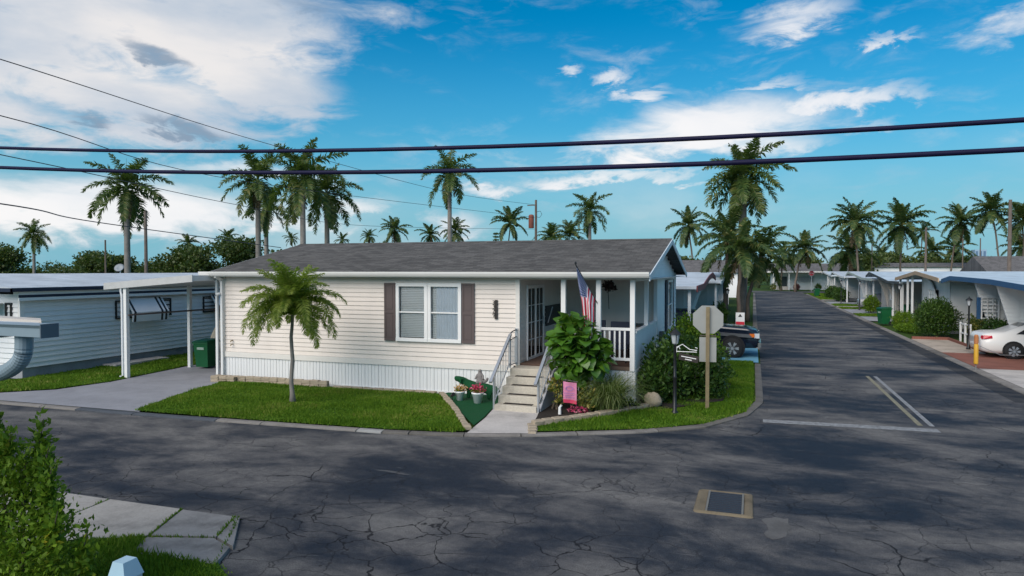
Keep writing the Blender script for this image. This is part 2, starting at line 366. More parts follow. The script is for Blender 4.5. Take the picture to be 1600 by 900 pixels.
bingreen = M('green_bin_plastic', (.008, .10, .035), .45, .15); binlid = M('green_bin_lid', (.006, .075, .028), .45, .15)
rubber = M('tyre_rubber', (.014, .014, .015), .8, .2)
wood = M('weathered_post_wood', (.22, .175, .10), .85, .3, 6., bump=.3); polewood = M('utility_pole_wood', (.15, .12, .10), .9, .3, 3.)
signgrey = M('sign_back_grey', (.30, .31, .30), .5, .10, 3.); signred = M('sign_red', (.55, .02, .04), .45, .1)
trunkm = M('grey_palm_trunk', (.24, .22, .20), .9, .3, 2.5, bump=.5, bscale=9); trunkb = M('brown_palm_trunk', (.16, .125, .10), .9, .3, 3, bump=.5, bscale=12)
barkm = M('tree_bark', (.10, .08, .06), .9, .3, 3, bump=.6, bscale=14)
crownshaft = M('green_crownshaft', (.10, .17, .05), .5, .2)
palmroyal = leafmat('royal_palm_leaf', [(.18, (0.023, 0.049, 0.014)), (.5, (0.058, 0.101, 0.023)), (.78, (0.117, 0.153, 0.036)), (.97, (0.234, 0.182, 0.072))])
palmcoco = leafmat('coconut_palm_leaf', [(.18, (0.018, 0.044, 0.018)), (.5, (0.047, 0.088, 0.029)), (.78, (0.107, 0.140, 0.039)), (.97, (0.247, 0.202, 0.072))])
palmdate = leafmat('date_palm_leaf', [(.15, (.085, .125, .015)), (.5, (.165, .225, .030)), (.85, (.27, .31, .065))], .55)
figleaf = leafmat('fig_leaf', [(.2, (.016, .060, .008)), (.5, (.045, .130, .014)), (.75, (.11, .24, .025)), (.97, (.22, .33, .04))], .3, .30, 1.6, .5)
bushdark = leafmat('dark_bush_leaf', [(.2, (.014, .038, .008)), (.55, (.034, .080, .014)), (.9, (.090, .155, .030))], .2, .45, 1.3, .25)
bushgreen = leafmat('green_bush_leaf', [(.12, (.034, .078, .007)), (.5, (.105, .195, .014)), (.85, (.19, .30, .028)), (.99, (.46, .36, .03))], .32, .5, 1.3, .2)
crotonl = leafmat('croton_leaf', [(.2, (.02, .06, .012)), (.5, (.10, .14, .02)), (.75, (.34, .29, .06)), (.98, (.55, .42, .12))], .2)
grassl = leafmat('grass_blade', [(.15, (.034, .090, .006)), (.5, (.075, .165, .010)), (.82, (.135, .235, .018)), (1., (.24, .25, .06))], .3, .6, .9, .15, 1.3)
ornl = leafmat('ornamental_grass_blade', [(.15, (.07, .11, .02)), (.5, (.16, .21, .06)), (.85, (.32, .36, .17))], .35, .5)
treel = leafmat('tree_leaf', [(.2, (.018, .036, .008)), (.55, (.042, .072, .016)), (.9, (.10, .125, .030))], .15, .5, .35)
petal_pink = leafmat('pink_petal', [(.2, (.45, .02, .08)), (.6, (.65, .06, .20)), (.9, (.75, .35, .40))], .2); petal_or = leafmat('orange_petal', [(.2, (.50, .20, .04)), (.6, (.65, .40, .15)), (.9, (.7, .6, .5))], .2)
carwhite = M('white_car_paint', (.72, .71, .69), .22, .02, spec=.6); truckblue = M('dark_blue_truck_paint', (.006, .011, .026), .18, .1, spec=.7)
beige = M('beige_canvas', (.42, .38, .30), .8, .1, 4, bump=.2)
cable = M('cable_jacket', (.008, .008, .040), .6, .2, spec=.2); wirem = M('thin_wire', (.03, .032, .038), .6, .1)
taill = M('red_lens', (.50, .01, .03), .2, .1, spec=.6); amber = M('amber_lens', (.7, .16, .02), .25, .1)
lampglass = M('frosted_lamp_glass', (.42, .45, .47), .25, .05, spec=.6)
yellowp = M('yellow_post', (.62, .34, .03), .5, .12); copper = M('rust_red_transformer', (.24, .075, .05), .7, .25)
pinkflag = M('pink_garden_flag', (.62, .22, .36), .85, .15, 14); purple = M('purple_print', (.30, .16, .42), .85, .15)

# ------------------------------------------------------------------ setting: ground, roads, kerbs
def struct(name, mb, mat, **k): return tag(mb.build(name, mat, local=True), kind='structure', **k)
gx = [-2500, -1200, -600, -300] + list(range(-200, 201, 20)) + [300, 600, 1200, 2500]; gy = [-600, -300, -150] + list(range(-80, 241, 20)) + [320, 480, 800, 1500, 3000]
gm = MB(); gm.v = [(x, y, -.03) for y in gy for x in gx]; gm.f = [(j*len(gx)+i, j*len(gx)+i+1, (j+1)*len(gx)+i+1, (j+1)*len(gx)+i) for j in range(len(gy)-1) for i in range(len(gx)-1)]; gm.mi = [0]*len(gm.f)
struct('ground', gm, groundm)
north = [(-60, 12.55), (-19, 12.62), (-13.95, 12.74), (-11.9, 12.86), (-7.76, 13.12), (-6.18, 13.38), (-4.48, 13.95), (-2.32, 15.02), (-1.02, 16.0), (-.07, 17.75), (.29, 19.6)]
rd = MB()
rd.sheet([(-60, 7.9), (-6.9, 7.92), (-6.9, 13.262)] + [p for p in reversed(north) if p[0] < -6.9], 0)
poly = [(-6.9, 7.92), (-6.98, 7.80), (-6.36, 7.02), (-6.16, 6.52), (-5.82, 6.25), (-5.55, 5.6), (-5.42, 3), (-5.4, -40), (60, -40), (60, 16), (9.5, 16.6), (8.0, 18.2), (7.4, 21), (7.4, 118), (60, 118), (60, 126), (-60, 126), (-60, 118), (.29, 118)] + \
    [p for p in reversed(north) if p[0] > -6.9] + [(-6.9, 13.262)]
from mathutils.geometry import tessellate_polygon
def tri_sheet(poly, z):
    vs = [Vector((x, y, z)) for x, y in poly]; mb = MB(); mb.add([tuple(v) for v in vs], [tuple(t) for t in tessellate_polygon([vs])])
    for i, f in enumerate(mb.f):
        a, b, c = (Vector(mb.v[j]) for j in f)
        if (b-a).cross(c-a).z < 0: mb.f[i] = f[::-1]
    return mb
r2 = tri_sheet(poly, 0); rd.add(r2.v, r2.f)
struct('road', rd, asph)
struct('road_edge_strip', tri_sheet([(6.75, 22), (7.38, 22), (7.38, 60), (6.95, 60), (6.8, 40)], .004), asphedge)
struct('stop_line', MB().sheet([(.25, 17.1), (3.95, 17.32), (3.95, 17.68), (.25, 17.46)], .005), paintw)
for i, x in enumerate((3.62, 3.86)):
    struct('centre_line', MB().sheet([(x, 17.95), (x+.11, 17.95), (x+.11, 25.8), (x, 25.8)], .005), painty if i == 0 else paintw)
struct('road_patch', tri_sheet([(.14, 10.38), (.19, 10.47), (.28, 10.50), (.33, 10.57), (.44, 10.53), (.51, 10.57), (.50, 10.36), (.54, 10.20), (.47, 10.02), (.45, 9.84), (.36, 9.72), (.28, 9.66), (.20, 9.74), (.17, 9.86), (.23, 10.02), (.21, 10.2)], .005), concrete('patch_concrete', (.115, .112, .11), .4))

def offset_poly(pts, d):
    out = []
    for i, p in enumerate(pts):
        a = Vector(pts[max(i-1, 0)]); c = Vector(pts[min(i+1, len(pts)-1)]); t = (c-a).normalized(); n = Vector((-t.y, t.x)); out.append((p[0]+n.x*d, p[1]+n.y*d))
    return out
def resample(pts, step):
    out = [Vector(pts[0])]; acc = 0
    for a, b in zip(pts, pts[1:]):
        a, b = Vector(a), Vector(b); Ls = (b-a).length; t = step - acc
        while t <= Ls: out.append(a + (b-a)*t/Ls); t += step
        acc = (acc + Ls) % step
    return out
kc = concrete('kerb_concrete', (.22, .205, .19), .5); kc2 = concrete('dirty_kerb_concrete', (.14, .13, .118), .5)
kerb = tag(bpy.data.objects.new('kerb', None), kind='structure'); COL.objects.link(kerb); kerb.location = (-8, 13, 0)
kp = resample([(-30, 12.56)] + [p for p in north[1:]] + [(.29, 27.8)], .62)
def kerb_piece(pts, w, h, mat, parent):
    inner = offset_poly([tuple(p) for p in pts], w); mb = MB(); n = len(pts)
    vs = [(p[0], p[1], -.02) for p in pts] + [(p[0], p[1], h*.55) for p in pts] + [(p[0]+(q[0]-p[0])*.35, p[1]+(q[1]-p[1])*.35, h) for p, q in zip(pts, inner)] + [(q[0], q[1], h) for q in inner] + [(q[0], q[1], -.02) for q in inner]
    fs = []
    for r in range(4):
        for i in range(n-1): fs.append((r*n+i, r*n+i+1, (r+1)*n+i+1, (r+1)*n+i))
    fs += [tuple(r*n for r in range(5)), tuple(r*n+n-1 for r in reversed(range(5)))]
    mb.add(vs, fs); return mb.build('kerb_stone', mat, parent)
i = 0
while i < len(kp)-1:
    L_ = random.choice((2, 3, 4)) if not -10.6 < kp[i].x < -7.2 else 1; seg = kp[i:i+L_+1]; i += L_
    if len(seg) < 2: break
    x = seg[0].x
    mt = kc if x < -16.8 else concdark if x < -12.2 else kc if x < -9.6 else concdark if x < -9.0 else concblue if x < -8.5 else concwhite if x < -7.9 else kc2 if x < -6.4 else kc if x < -2.2 else kc2
    a, b = seg[0], seg[-1]; seg[0] = a + (seg[1]-a)*.02; seg[-1] = b + (seg[-2]-b)*.02
    kerb_piece(seg, .20, .045, mt, kerb)
kr = tag(bpy.data.objects.new('kerb_right', None), kind='structure'); COL.objects.link(kr); kr.location = (7.5, 40, 0)
y = 23.
while y < 110:
    mb = MB().cbox(7.4, 7.72, y+.01, y+3.0, -.02, .045, .03); mb.build('kerb_stone', random.choice((kc, kc2)), kr); y += 3.02
kl = tag(bpy.data.objects.new('kerb_street', None), kind='structure'); COL.objects.link(kl); kl.location = (.15, 60, 0)
y = 33.
while y < 112:
    MB().cbox(.0, .29, y+.01, y+3.0, -.02, .045, .03).build('kerb_stone', random.choice((kc, kc2)), kl); y += 3.02
# driveway, walk, pads
struct('driveway', tri_sheet([(-20.0, 12.88), (-14.55, 13.0), (-14.9, 13.45), (-15.5, 15.0), (-15.85, 17.0), (-16.2, 17.7), (-16.5, 18.2), (-16.5, 29), (-19.75, 29), (-19.75, 19.6), (-19.3, 16.2), (-19.6, 14.6), (-21.5, 12.9)], .035), concrete('driveway_concrete', (.255, .26, .285), .18))
struct('front_walk', tri_sheet([(-5.86, 13.62), (-4.55, 14.05), (-4.72, 14.9), (-5.02, 16.2), (-5.02, 18.0), (-6.3, 18.0), (-6.22, 16.1), (-6.05, 15.2)], .05), conc)
struct('driveway_pad', tri_sheet([(-6, 27.9), (.22, 27.9), (.22, 33.0), (-6, 33.0)], .035), bluepad)
for k, (y0, y1, mt, x1) in enumerate([(22.5, 28.9, conc, 14), (28.9, 34.1, brickred, 20), (34.1, 40.2, gravelm, 9.4), (53.5, 58.5, conc2, 16), (62.0, 69.0, conc2, 16), (72.5, 74.5, conc, 14), (79, 85, conc2, 14), (88, 90, conc, 14)]):
    struct('driveway_pad', tri_sheet([(7.74, y0), (x1, y0), (x1, y1), (7.74, y1)], .03 + .001*k), mt)
struct('garden_turf', tri_sheet([(-8.35, 17.7), (-5.98, 14.3), (-6.08, 15.2), (-6.25, 16.1), (-6.25, 17.95), (-8.3, 17.95)], .06), turf)
struct('flower_bed', tri_sheet([(-4.75, 14.85), (-3.6, 16.1), (-2.62, 17.65), (-2.4, 19.1), (-2.85, 19.3), (-2.9, 18.0), (-5.0, 18.0), (-5.0, 16.2)], .055), soil)
struct('shrub_bed', tri_sheet([(-2.85, 17.6), (-2.3, 17.3), (-.75, 19.2), (-.6, 22.5), (-2.85, 24)], .075), soil)

# foreground sidewalk slabs
slabc = concrete('weathered_slab', (.34, .32, .295), .5); slabd = concrete('stained_slab', (.235, .23, .225), .65)
walk = tag(bpy.data.objects.new('sidewalk', None), kind='structure'); COL.objects.link(walk); walk.location = (-8, 7.3, 0)
for k, pl in enumerate([[(-10.9, 5.6), (-9.2, 6.0), (-9.4, 7.82), (-11.2, 7.8)], [(-9.17, 6.02), (-7.62, 6.9), (-8.0, 7.85), (-9.37, 7.82)],
                        [(-7.58, 6.93), (-6.72, 7.18), (-7.02, 7.86), (-7.95, 7.84)], [(-6.69, 7.17), (-6.28, 7.0), (-6.92, 7.85), (-7.0, 7.84)], [(-7.58, 6.86), (-6.72, 7.13), (-6.30, 6.96), (-6.10, 6.5), (-7.35, 6.42)]]):
    mb = tri_sheet(pl, .05); n = len(pl); mb.add([(x, y, .05) for x, y in pl] + [(x, y, -.03) for x, y in pl], [(i, i+n, (i+1) % n+n, (i+1) % n) for i in range(n)])
    mb.build('paving_slab', (slabc, slabc, slabd, slabd, slabd)[k], walk)

# ------------------------------------------------------------------ grass
rngs = np.random.default_rng(3)
def in_poly(P, poly):
    x, y = P[:, 0], P[:, 1]; ins = np.zeros(len(P), bool); n = len(poly)
    for i in range(n):
        (x0, y0), (x1, y1) = poly[i], poly[(i+1) % n]
        c = ((y0 > y) != (y1 > y)) & (x < (x1-x0)*(y-y0)/((y1-y0) if y1 != y0 else 1e-9)+x0); ins ^= c
    return ins
def lawn(label, poly, z, n, h=(.05, .10), w=.016, patch=True):
    struct('lawn', tri_sheet(poly, z), lawnm)
    a = np.array(poly); lo, hi = a.min(0), a.max(0); P = rngs.uniform(lo, hi, (int(n*2.2), 2)); P = P[in_poly(P, poly)][:n]; n = len(P)
    an = rngs.uniform(0, 2*np.pi, n); hh = rngs.uniform(h[0], h[1], n); le = rngs.uniform(.1, .8, n)*hh; la = rngs.uniform(0, 2*np.pi, n)
    P = P + rngs.normal(0, .03, P.shape)
    clump = .75 + .5*np.sin(P[:, 0]*2.1+np.sin(P[:, 1]*3.1))*np.sin(P[:, 1]*2.7); hh = hh*clump
    V = np.zeros((n, 3, 3)); ww = w*rngs.uniform(.6, 1.3, n)
    V[:, 0, 0] = P[:, 0]+np.cos(an)*ww; V[:, 0, 1] = P[:, 1]+np.sin(an)*ww; V[:, 1, 0] = P[:, 0]-np.cos(an)*ww; V[:, 1, 1] = P[:, 1]-np.sin(an)*ww
    V[:, 2, 0] = P[:, 0]+np.cos(la)*le; V[:, 2, 1] = P[:, 1]+np.sin(la)*le; V[:, :2, 2] = z-.005; V[:, 2, 2] = z+hh
    me = np_mesh('grass', V.reshape(-1, 3), np.arange(n*3).reshape(-1, 3), grassl)
    tag(link_mesh('grass', me), label, 'grass', kind='stuff')
lawn('mown green grass of the lawn in front of the cream house', [(-14.75, 13.08), (-11.9, 13.14), (-7.76, 13.4), (-6.25, 13.62), (-5.98, 13.85), (-6.15, 14.3), (-8.45, 17.6), (-12.0, 17.45), (-16.0, 17.4), (-15.75, 16.8), (-15.3, 15.0), (-14.85, 13.5)], .05, 70000)
lawn('strip of green grass on the corner round the lamp post', [(-4.45, 14.3), (-2.3, 15.3), (-1.05, 16.3), (-.2, 17.9), (.02, 19.6), (.02, 27.85), (-2.6, 27.85), (-2.6, 22.5), (-2.3, 19.15), (-2.5, 17.6), (-3.5, 16.0), (-4.62, 14.75)], .05, 52000)
lawn('dark green grass strip between white house and driveway', [(-22.6, 12.95), (-21.6, 12.95), (-19.7, 14.6), (-19.35, 16.2), (-19.8, 19.6), (-19.8, 29), (-22.6, 29)], .05, 34000, w=.022)
lawn('foreground grass patch beside the white post', [(-11, 1.5), (-11, 5.6), (-9.22, 6.02), (-7.62, 6.90), (-7.34, 6.44), (-6.08, 6.53), (-5.75, 6.3), (-5.5, 5.6), (-5.35, 1.5)], .045, 70000, (.04, .10), .012)
for k, (y0, y1) in enumerate([(58.6, 61.9), (69.2, 72.4), (74.6, 78.8), (90.2, 100), (101, 113)]):
    lawn('small grass verge by the right kerb, number %d from the bend end' % (5-k) if False else ['first grass verge along the right kerb', 'second grass verge along the right kerb', 'third grass verge along the right kerb', 'fourth grass verge along the right kerb', 'farthest grass verge along the right kerb'][k],
         [(7.75, y0), (10.2, y0), (10.2, y1), (7.75, y1)], .045, 3500, (.05, .10), .05)

# ------------------------------------------------------------------ building helpers
def siding(mb, p0, p1, z0, z1, out, pitch=.133, lip=.022, m=0):
    """lap siding between plan points p0-p1 (left to right seen from outside); out = outward unit vector"""
    ox, oy = out; z = math.floor(z0/pitch)*pitch
    while z < z1-1e-4:
        a, b = max(z, z0), min(z+pitch, z1)
        ta, tb = 1-(a-z)/pitch, 1-(b-z)/pitch
        A = [(p[0]+ox*lip*ta, p[1]+oy*lip*ta, a) for p in (p0, p1)]; C = [(p[0]+ox*lip*tb, p[1]+oy*lip*tb, b) for p in (p0, p1)]
        mb.quad(A[0], A[1], C[1], C[0], m)
        if a == z and a > z0: mb.quad((p0[0], p0[1], a), (p1[0], p1[1], a), A[1], A[0], m)
        z += pitch
    return mb
def window(parent, x0, x1, z0, z1, y, mat=white, panes=(1, 2), blind=True, frame=.09, axis='y', s=-1, curt=None, dz=None):
    """window set in a wall: axis y -> wall at y, facing s along y; axis x -> wall at x=y, facing s"""
    def bx(a0, a1, d0, d1, c0, c1):
        d0, d1 = sorted((y+s*d0, y+s*d1))
        return B(a0, a1, d0, d1, c0, c1) if axis == 'y' else B(d0, d1, a0, a1, c0, c1)
    fr = bx(x0, x1, 0, .06, z1-frame, z1); 
    for q in (bx(x0, x1, 0, .07, z0, z0+frame), bx(x0, x0+frame, 0, .058, z0+frame, z1-frame), bx(x1-frame, x1, 0, .058, z0+frame, z1-frame)): fr.add(q.v, q.f)
    wf = fr.build('window', mat, parent)
    nx, nz = panes; ix0, ix1, iz0, iz1 = x0+frame, x1-frame, z0+frame, z1-frame
    mu = .035; w = (ix1-ix0-(nx-1)*mu)/nx; h = (iz1-iz0-(nz-1)*mu)/nz
    for i in range(nx):
        for j in range(nz):
            a = ix0+i*(w+mu); c = iz0+j*(h+mu); bx(a, a+w, -.012, -.006, c, c+h).build('pane', glass, wf)
            if i < nx-1 and j == 0: bx(a+w, a+w+mu, -.01, .03, iz0, iz1).build('mullion', mat, wf)
            if j < nz-1: bx(a, a+w, -.008, .034, c+h, c+h+mu).build('sash_rail', mat, wf)
    if blind:
        mb = MB(); z = iz0+.02
        while z < iz1-.02:
            q = bx(ix0+.01, ix1-.01, -.075, -.052, z, z+.043); mb.add(q.v, q.f); z += .050
        mb.build('blind', blindm, wf)
    if curt:
        a, c = curt; mb = MB(); n = 26
        for i in range(n):
            u0, u1 = a+(c-a)*i/n, a+(c-a)*(i+1)/n; d0, d1 = -.036-.008*math.sin(i*1.9), -.036-.008*math.sin((i+1)*1.9)
            P = lambda u, d, z: (u, y+s*d, z) if axis == 'y' else (y+s*d, u, z)
            mb.quad(P(u0, d0, iz0), P(u1, d1, iz0), P(u1, d1, iz1), P(u0, d0, iz1))
        mb.build('curtain', curtain, wf)
    bx(ix0-.02, ix1+.02, -.20, -.19, iz0, iz1).build('dark_room_backing', dark, wf)  # dark sheet standing in for the unlit room behind the glass
    return wf
def shutter(parent, x0, x1, z0, z1, y, mat=shut, axis='y', s=-1):
    def bx(a0, a1, d0, d1, c0, c1):
        d0, d1 = sorted((y+s*d0, y+s*d1)); return B(a0, a1, d0, d1, c0, c1) if axis == 'y' else B(d0, d1, a0, a1, c0, c1)
    mb = bx(x0, x1, .012, .03, z0, z1); e = .055; mid = z0+(z1-z0)*.5
    for q in (bx(x0, x0+e, .03, .045, z0, z1), bx(x1-e, x1, .03, .045, z0, z1), bx(x0+e, x1-e, .03, .045, z0, z0+e*1.3), bx(x0+e, x1-e, .03, .045, z1-e, z1), bx(x0+e, x1-e, .03, .045, mid-e*.7, mid+e*.7)): mb.add(q.v, q.f)
    o = mb.build('shutter', mat, parent)
    for c0, c1 in ((z0+e*2, mid-e*1.5), (mid+e*1.5, z1-e*1.8)): bx(x0+e*1.6, x1-e*1.6, .03, .038, c0, c1).build('raised_panel', mat, o)
    return o

# ------------------------------------------------------------------ main house
HX0, HX1, HY0, HY1, EZ, RZ = -16.45, -2.92, 18.0, 27.7, 3.55, 4.62
house = thing('mobile_home', 'cream sided mobile home with grey shingle roof on the corner lot', 'house', (-9.7, 18, 0))
mb = MB(); WX0, WX1, WZ0, WZ1 = -9.99, -7.88, 1.50, 3.22
siding(mb, (HX0, HY0), (WX0, HY0), .92, 3.46, (0, -1)); siding(mb, (WX1, HY0), (-6.15, HY0), .92, 3.46, (0, -1))
siding(mb, (WX0, HY0), (WX1, HY0), .92, WZ0, (0, -1)); siding(mb, (WX0, HY0), (WX1, HY0), WZ1, 3.46, (0, -1))
mb.build('front_siding', cream, house)
# corner boards and bands
mb = MB().box(HX0-.03, HX0+.10, HY0-.05, HY0+.08, .75, 3.5); mb.box(-6.24, -6.12, HY0-.05, HY0+.06, .95, 3.36); mb.box(HX0-.03, -6.30, HY0-.045, HY0, .76, .925); mb.box(-6.15, -2.92, HY0-.03, HY0+.10, 3.34, 3.52)
mb.box(HX0, -6.16, HY0-.03, HY0+.01, 3.44, 3.52)
mb.build('trim_board', M('cream_trim', (.72, .69, .645), .5, .05, 2), house)
# skirting panels
x = HX0+.03
while x < -6.35:
    w = .232; x1 = min(x+w-.012, -6.3)
    mb = MB(); y0 = HY0-.012
    mb.prism([(x, HY0), (x, y0), (x+w*.42, y0), (x+w*.46, y0+.016), (x+w*.52, y0+.016), (x+w*.56, y0), (x1, y0), (x1, HY0)], 'z', .06, .752)
    mb.build('skirting_panel', skirtm, house); x += w
B(HX0, -6.3, HY0+.003, HY0+.03, .0, .75).build('skirting_back', M('skirting_joint', (.33, .34, .35), .8), house); B(HX0, -6.3, HY0-.03, HY0-.013, .0, .085).build('skirting_rail', skirtm, house)
x = -4.98
while x < -2.95:
    MB().prism([(x, HY0), (x, HY0-.02), (x+.12, HY0-.02), (x+.13, HY0-.006), (x+.17, HY0-.006), (x+.18, HY0-.02), (min(x+.225, -2.93), HY0-.02), (min(x+.225, -2.93), HY0)], 'z', .03, .93).build('skirting_panel', skirtm, house); x += .235
# window, shutters, plaque
wf = window(house, WX0, -8.955, WZ0, WZ1, HY0-.025, white, (1, 2), True, .10)
wf = window(house, -8.945, WX1, WZ0, WZ1, HY0-.025, white, (1, 2), True, .10, curt=(-8.70, -8.02))
shutter(house, -10.39, -10.02, 1.50, 3.22, HY0-.022); shutter(house, -7.86, -7.48, 1.50, 3.22, HY0-.022)
pl = B(-6.86, -6.775, HY0-.055, HY0-.032, 2.22, 2.76).build('number_board', M('dark_number_board', (.035, .03, .028), .7, .3, 12), house)
for k, ch in enumerate('3329'): text('number', ch, .175, blackm, house, (-6.885+(.006 if k % 2 else 0), HY0-.066, 2.625-k*.118), (R(90), 0, 0), .006)
# side (gable) wall toward the street
mb = MB(); sx = HX1
def gz(y): return EZ - .03 + (RZ-EZ)*(1-abs(y-22.85)/4.85)
def side(y0, y1, z0, z1): siding(mb, (sx, y0), (sx, y1), z0, z1, (1, 0), pitch=.15)
side(22.3, 24.72, .92, 3.35); side(26.25, 27.7, .92, 3.35); side(24.72, 26.25, .92, 1.42); side(24.72, 26.25, 3.26, 3.35)
z = 3.35
while z < RZ-.08:
    hw = 4.85*(1-max(0, (z+.15-EZ+.03))/(RZ-EZ+.001)); hw = min(4.85, hw)
    if hw > .05: siding(mb, (sx, 22.85-hw), (sx, 22.85+hw), z, z+.149, (1, 0), pitch=.15)
    z += .15
mb.build('gable_siding', whitev, house)
window(house, 24.74, 26.23, 1.44, 3.25, sx+.025, white, (1, 2), True, .09, 'x', 1); shutter(house, 24.25, 24.70, 1.44, 3.25, sx+.02, navy, 'x', 1); shutter(house, 26.27, 26.75, 1.44, 3.25, sx+.02, navy, 'x', 1)
mb = MB().box(sx-.02, sx+.025, 22.18, 22.34, .95, 3.36); mb.box(sx-.02, sx+.03, 27.6, 27.72, .75, 3.5); mb.box(sx-.02, sx+.028, 22.34, 27.6, .76, .92); mb.build('trim_board', white, house)
x = 18.1
while x < 27.6:
    B(sx-.02, sx+.012, x, x+.22, .03, .76 if x > 22 else .93).build('skirting_panel', skirtm, house); x += .232
meter = B(sx+.02, sx+.14, 22.75, 22.98, 1.22, 1.58).build('electric_meter', M('meter_grey', (.07, .09, .11), .5), house); MB().tube([(sx+.12, 22.865, 1.43), (sx+.19, 22.865, 1.43)], .09, 12).build('meter_dial', glassdark, meter)
# back, left walls and floor
B(HX0, HX1-.02, HY1-.06, HY1, .1, 3.55).build('back_wall', cream, house)
B(HX0, HX0+.06, HY0+.01, HY1-.06, .1, 3.55).build('side_wall', cream, house)
MB().prism([(HY0+.05, 3.5), (HY1-.02, 3.5), (22.85, RZ-.06)], 'x', HX0, HX0+.05).build('gable_wall', cream, house)
B(HX0+.06, HX1-.03, HY0+.31, HY1-.06, .86, .93).build('floor_slab', dark, house)
# roof
ro = MB(); RX0, RX1 = -17.0, -2.52
for s_, ye in ((-1, HY0-.34), (1, HY1+.34)):
    t = (RZ-EZ)/4.85; ze = RZ - t*abs(22.85-ye)
    a = [(RX0, ye, ze), (RX1, ye, ze), (RX1, 22.85, RZ), (RX0, 22.85, RZ)]
    ro.add(a + [(p[0], p[1], p[2]-.07) for p in a], [(0, 1, 2, 3), (7, 6, 5, 4), (0, 4, 5, 1), (1, 5, 6, 2), (3, 2, 6, 7), (0, 3, 7, 4)] if s_ < 0 else [(3, 2, 1, 0), (4, 5, 6, 7), (0, 1, 5, 4), (1, 2, 6, 5), (3, 7, 6, 2), (0, 4, 7, 3)])
roof = ro.build('roof', roofshingle, house)
MB().prism([(22.65, RZ-.04), (22.85, RZ+.022), (23.05, RZ-.04)], 'x', RX0, RX1).build('ridge_cap', roofshingle, roof)
pbw = M('pale_blue_white_paint', (.66, .72, .76), .5, .05)
for s_, ye in ((-1, HY0-.34), (1, HY1+.34)):
    ze = RZ-(RZ-EZ)/4.85*abs(22.85-ye)
    for xx in (RX1, RX0-.03): MB().prism([(ye, ze-.16), (ye, ze-.005), (22.85, RZ-.005), (22.85, RZ-.16)], 'x', xx, xx+.03).build('barge_board', pbw, roof)
B(RX0+.02, RX1-.02, HY0-.31, HY0+.02, 3.375, 3.40).build('soffit', white, roof)
B(RX1-.40, RX1-.01, HY0-.2, HY1+.2, 3.36, 3.372).build('soffit', white, roof)
gut = MB().prism([(HY0-.36, 3.40), (HY0-.36, 3.54), (HY0-.47, 3.55), (HY0-.47, 3.50), (HY0-.45, 3.44), (HY0-.42, 3.40)], 'x', RX0-.02, RX1+.02).build('gutter', M('gutter_aluminium', (.66, .65, .62), .4, .05, 2, spec=.5), roof)
mb = MB(); 
for dx_ in (-.20, .0): mb.box(HX0+dx_, HX0+dx_+.085, HY0-.13, HY0-.055, .05, 3.30); 
mb.bar((HX0+.04, HY0-.38, 3.40), (HX0+.04, HY0-.09, 3.26), .08); mb.build('downspout', greyw, house)
scam = MB().tube([(HX0+.02, HY0-.16, 2.83), (HX0-.06, HY0-.27, 2.80)], .045, 10).build('security_camera', white, house); MB().tube([(HX0-.062, HY0-.272, 2.80), (HX0-.072, HY0-.284, 2.797)], .036, 10).build('camera_lens', blackm, scam)
for zz in (1.30, 1.18): MB().tube([(-16.05, HY0-.02, zz), (-16.05, HY0-.10, zz), (-16.05, HY0-.12, zz-.05)], .018, 8).build('tap', M('brass_tap', (.25, .2, .12), .5), house)
# porch
PF = 1.0; PX0, PY1 = -6.15, 22.3
B(PX0-.3, HX1-.03, HY0+.0, PY1, PF-.06, PF).build('porch_floor', M('porch_deck', (.10, .06, .045), .8, .2, 8), house)
mb = siding(MB(), (PX0+.01, HY0+.05), (PX0+.01, 18.60), PF, 3.34, (1, 0)); siding(mb, (PX0+.01, 20.25), (PX0+.01, PY1), PF, 3.34, (1, 0)); siding(mb, (PX0+.01, 18.60), (PX0+.01, 20.25), 3.16, 3.34, (1, 0))
siding(mb, (PX0+.01, PY1-.01), (HX1, PY1-.01), PF, 3.34, (0, -1)); mb.build('porch_siding', cream, house)
B(PX0, HX1, HY0+.1, PY1, 3.40, 3.42).build('porch_ceiling', white, house)
door = B(PX0+.01, PX0+.06, 18.60, 18.67, PF, 3.16).box(PX0+.01, PX0+.06, 20.18, 20.25, PF, 3.16).box(PX0+.01, PX0+.06, 18.67, 20.18, 3.08, 3.16).box(PX0+.01, PX0+.06, 18.67, 20.18, PF, PF+.07).box(PX0+.015, PX0+.055, 19.38, 19.47, PF+.07, 3.08).build('sliding_door', white, house)
for i in range(4):
    y0 = 18.67+i*.355+(.09 if i > 1 else 0)
    for j in range(4):
        B(PX0+.025, PX0+.031, y0+.012, y0+.343, PF+.08+j*.50, PF+.56+j*.50).build('pane', glass, door)
        B(PX0+.022, PX0+.042, y0, y0+.355, PF+.56+j*.50, PF+.58+j*.50).build('muntin', white, door)
    B(PX0+.022, PX0+.042, y0+.343, y0+.367, PF+.07, 3.08).build('muntin', white, door)
mb = MB(); y0 = 18.7
while y0 < 20.15: mb.obox((PX0-.10, y0, 2.06), (.006, .085, 2.05), (0, 0, R(25))); y0 += .09
mb.build('vertical_blind', M('grey_blind', (.16, .17, .18), .8), door); B(PX0-.30, PX0-.28, 18.5, 20.35, PF, 3.2).build('door_backing', dark, door)
MB().box(PX0+.06, PX0+.09, 20.08, 20.12, 1.95, 2.2).build('door_handle', alum, door)
for xx in (-4.93, -3.96, -3.05):
    B(xx, xx+.125, HY0-.05, HY0+.075, PF-.02 if xx < -3.1 else .93, 3.34).build('porch_post', white, house)
for yy in (20.16, 22.16): B(HX1-.09, HX1+.02, yy, yy+.12, 1.98, 3.34).build('porch_post', white, house)
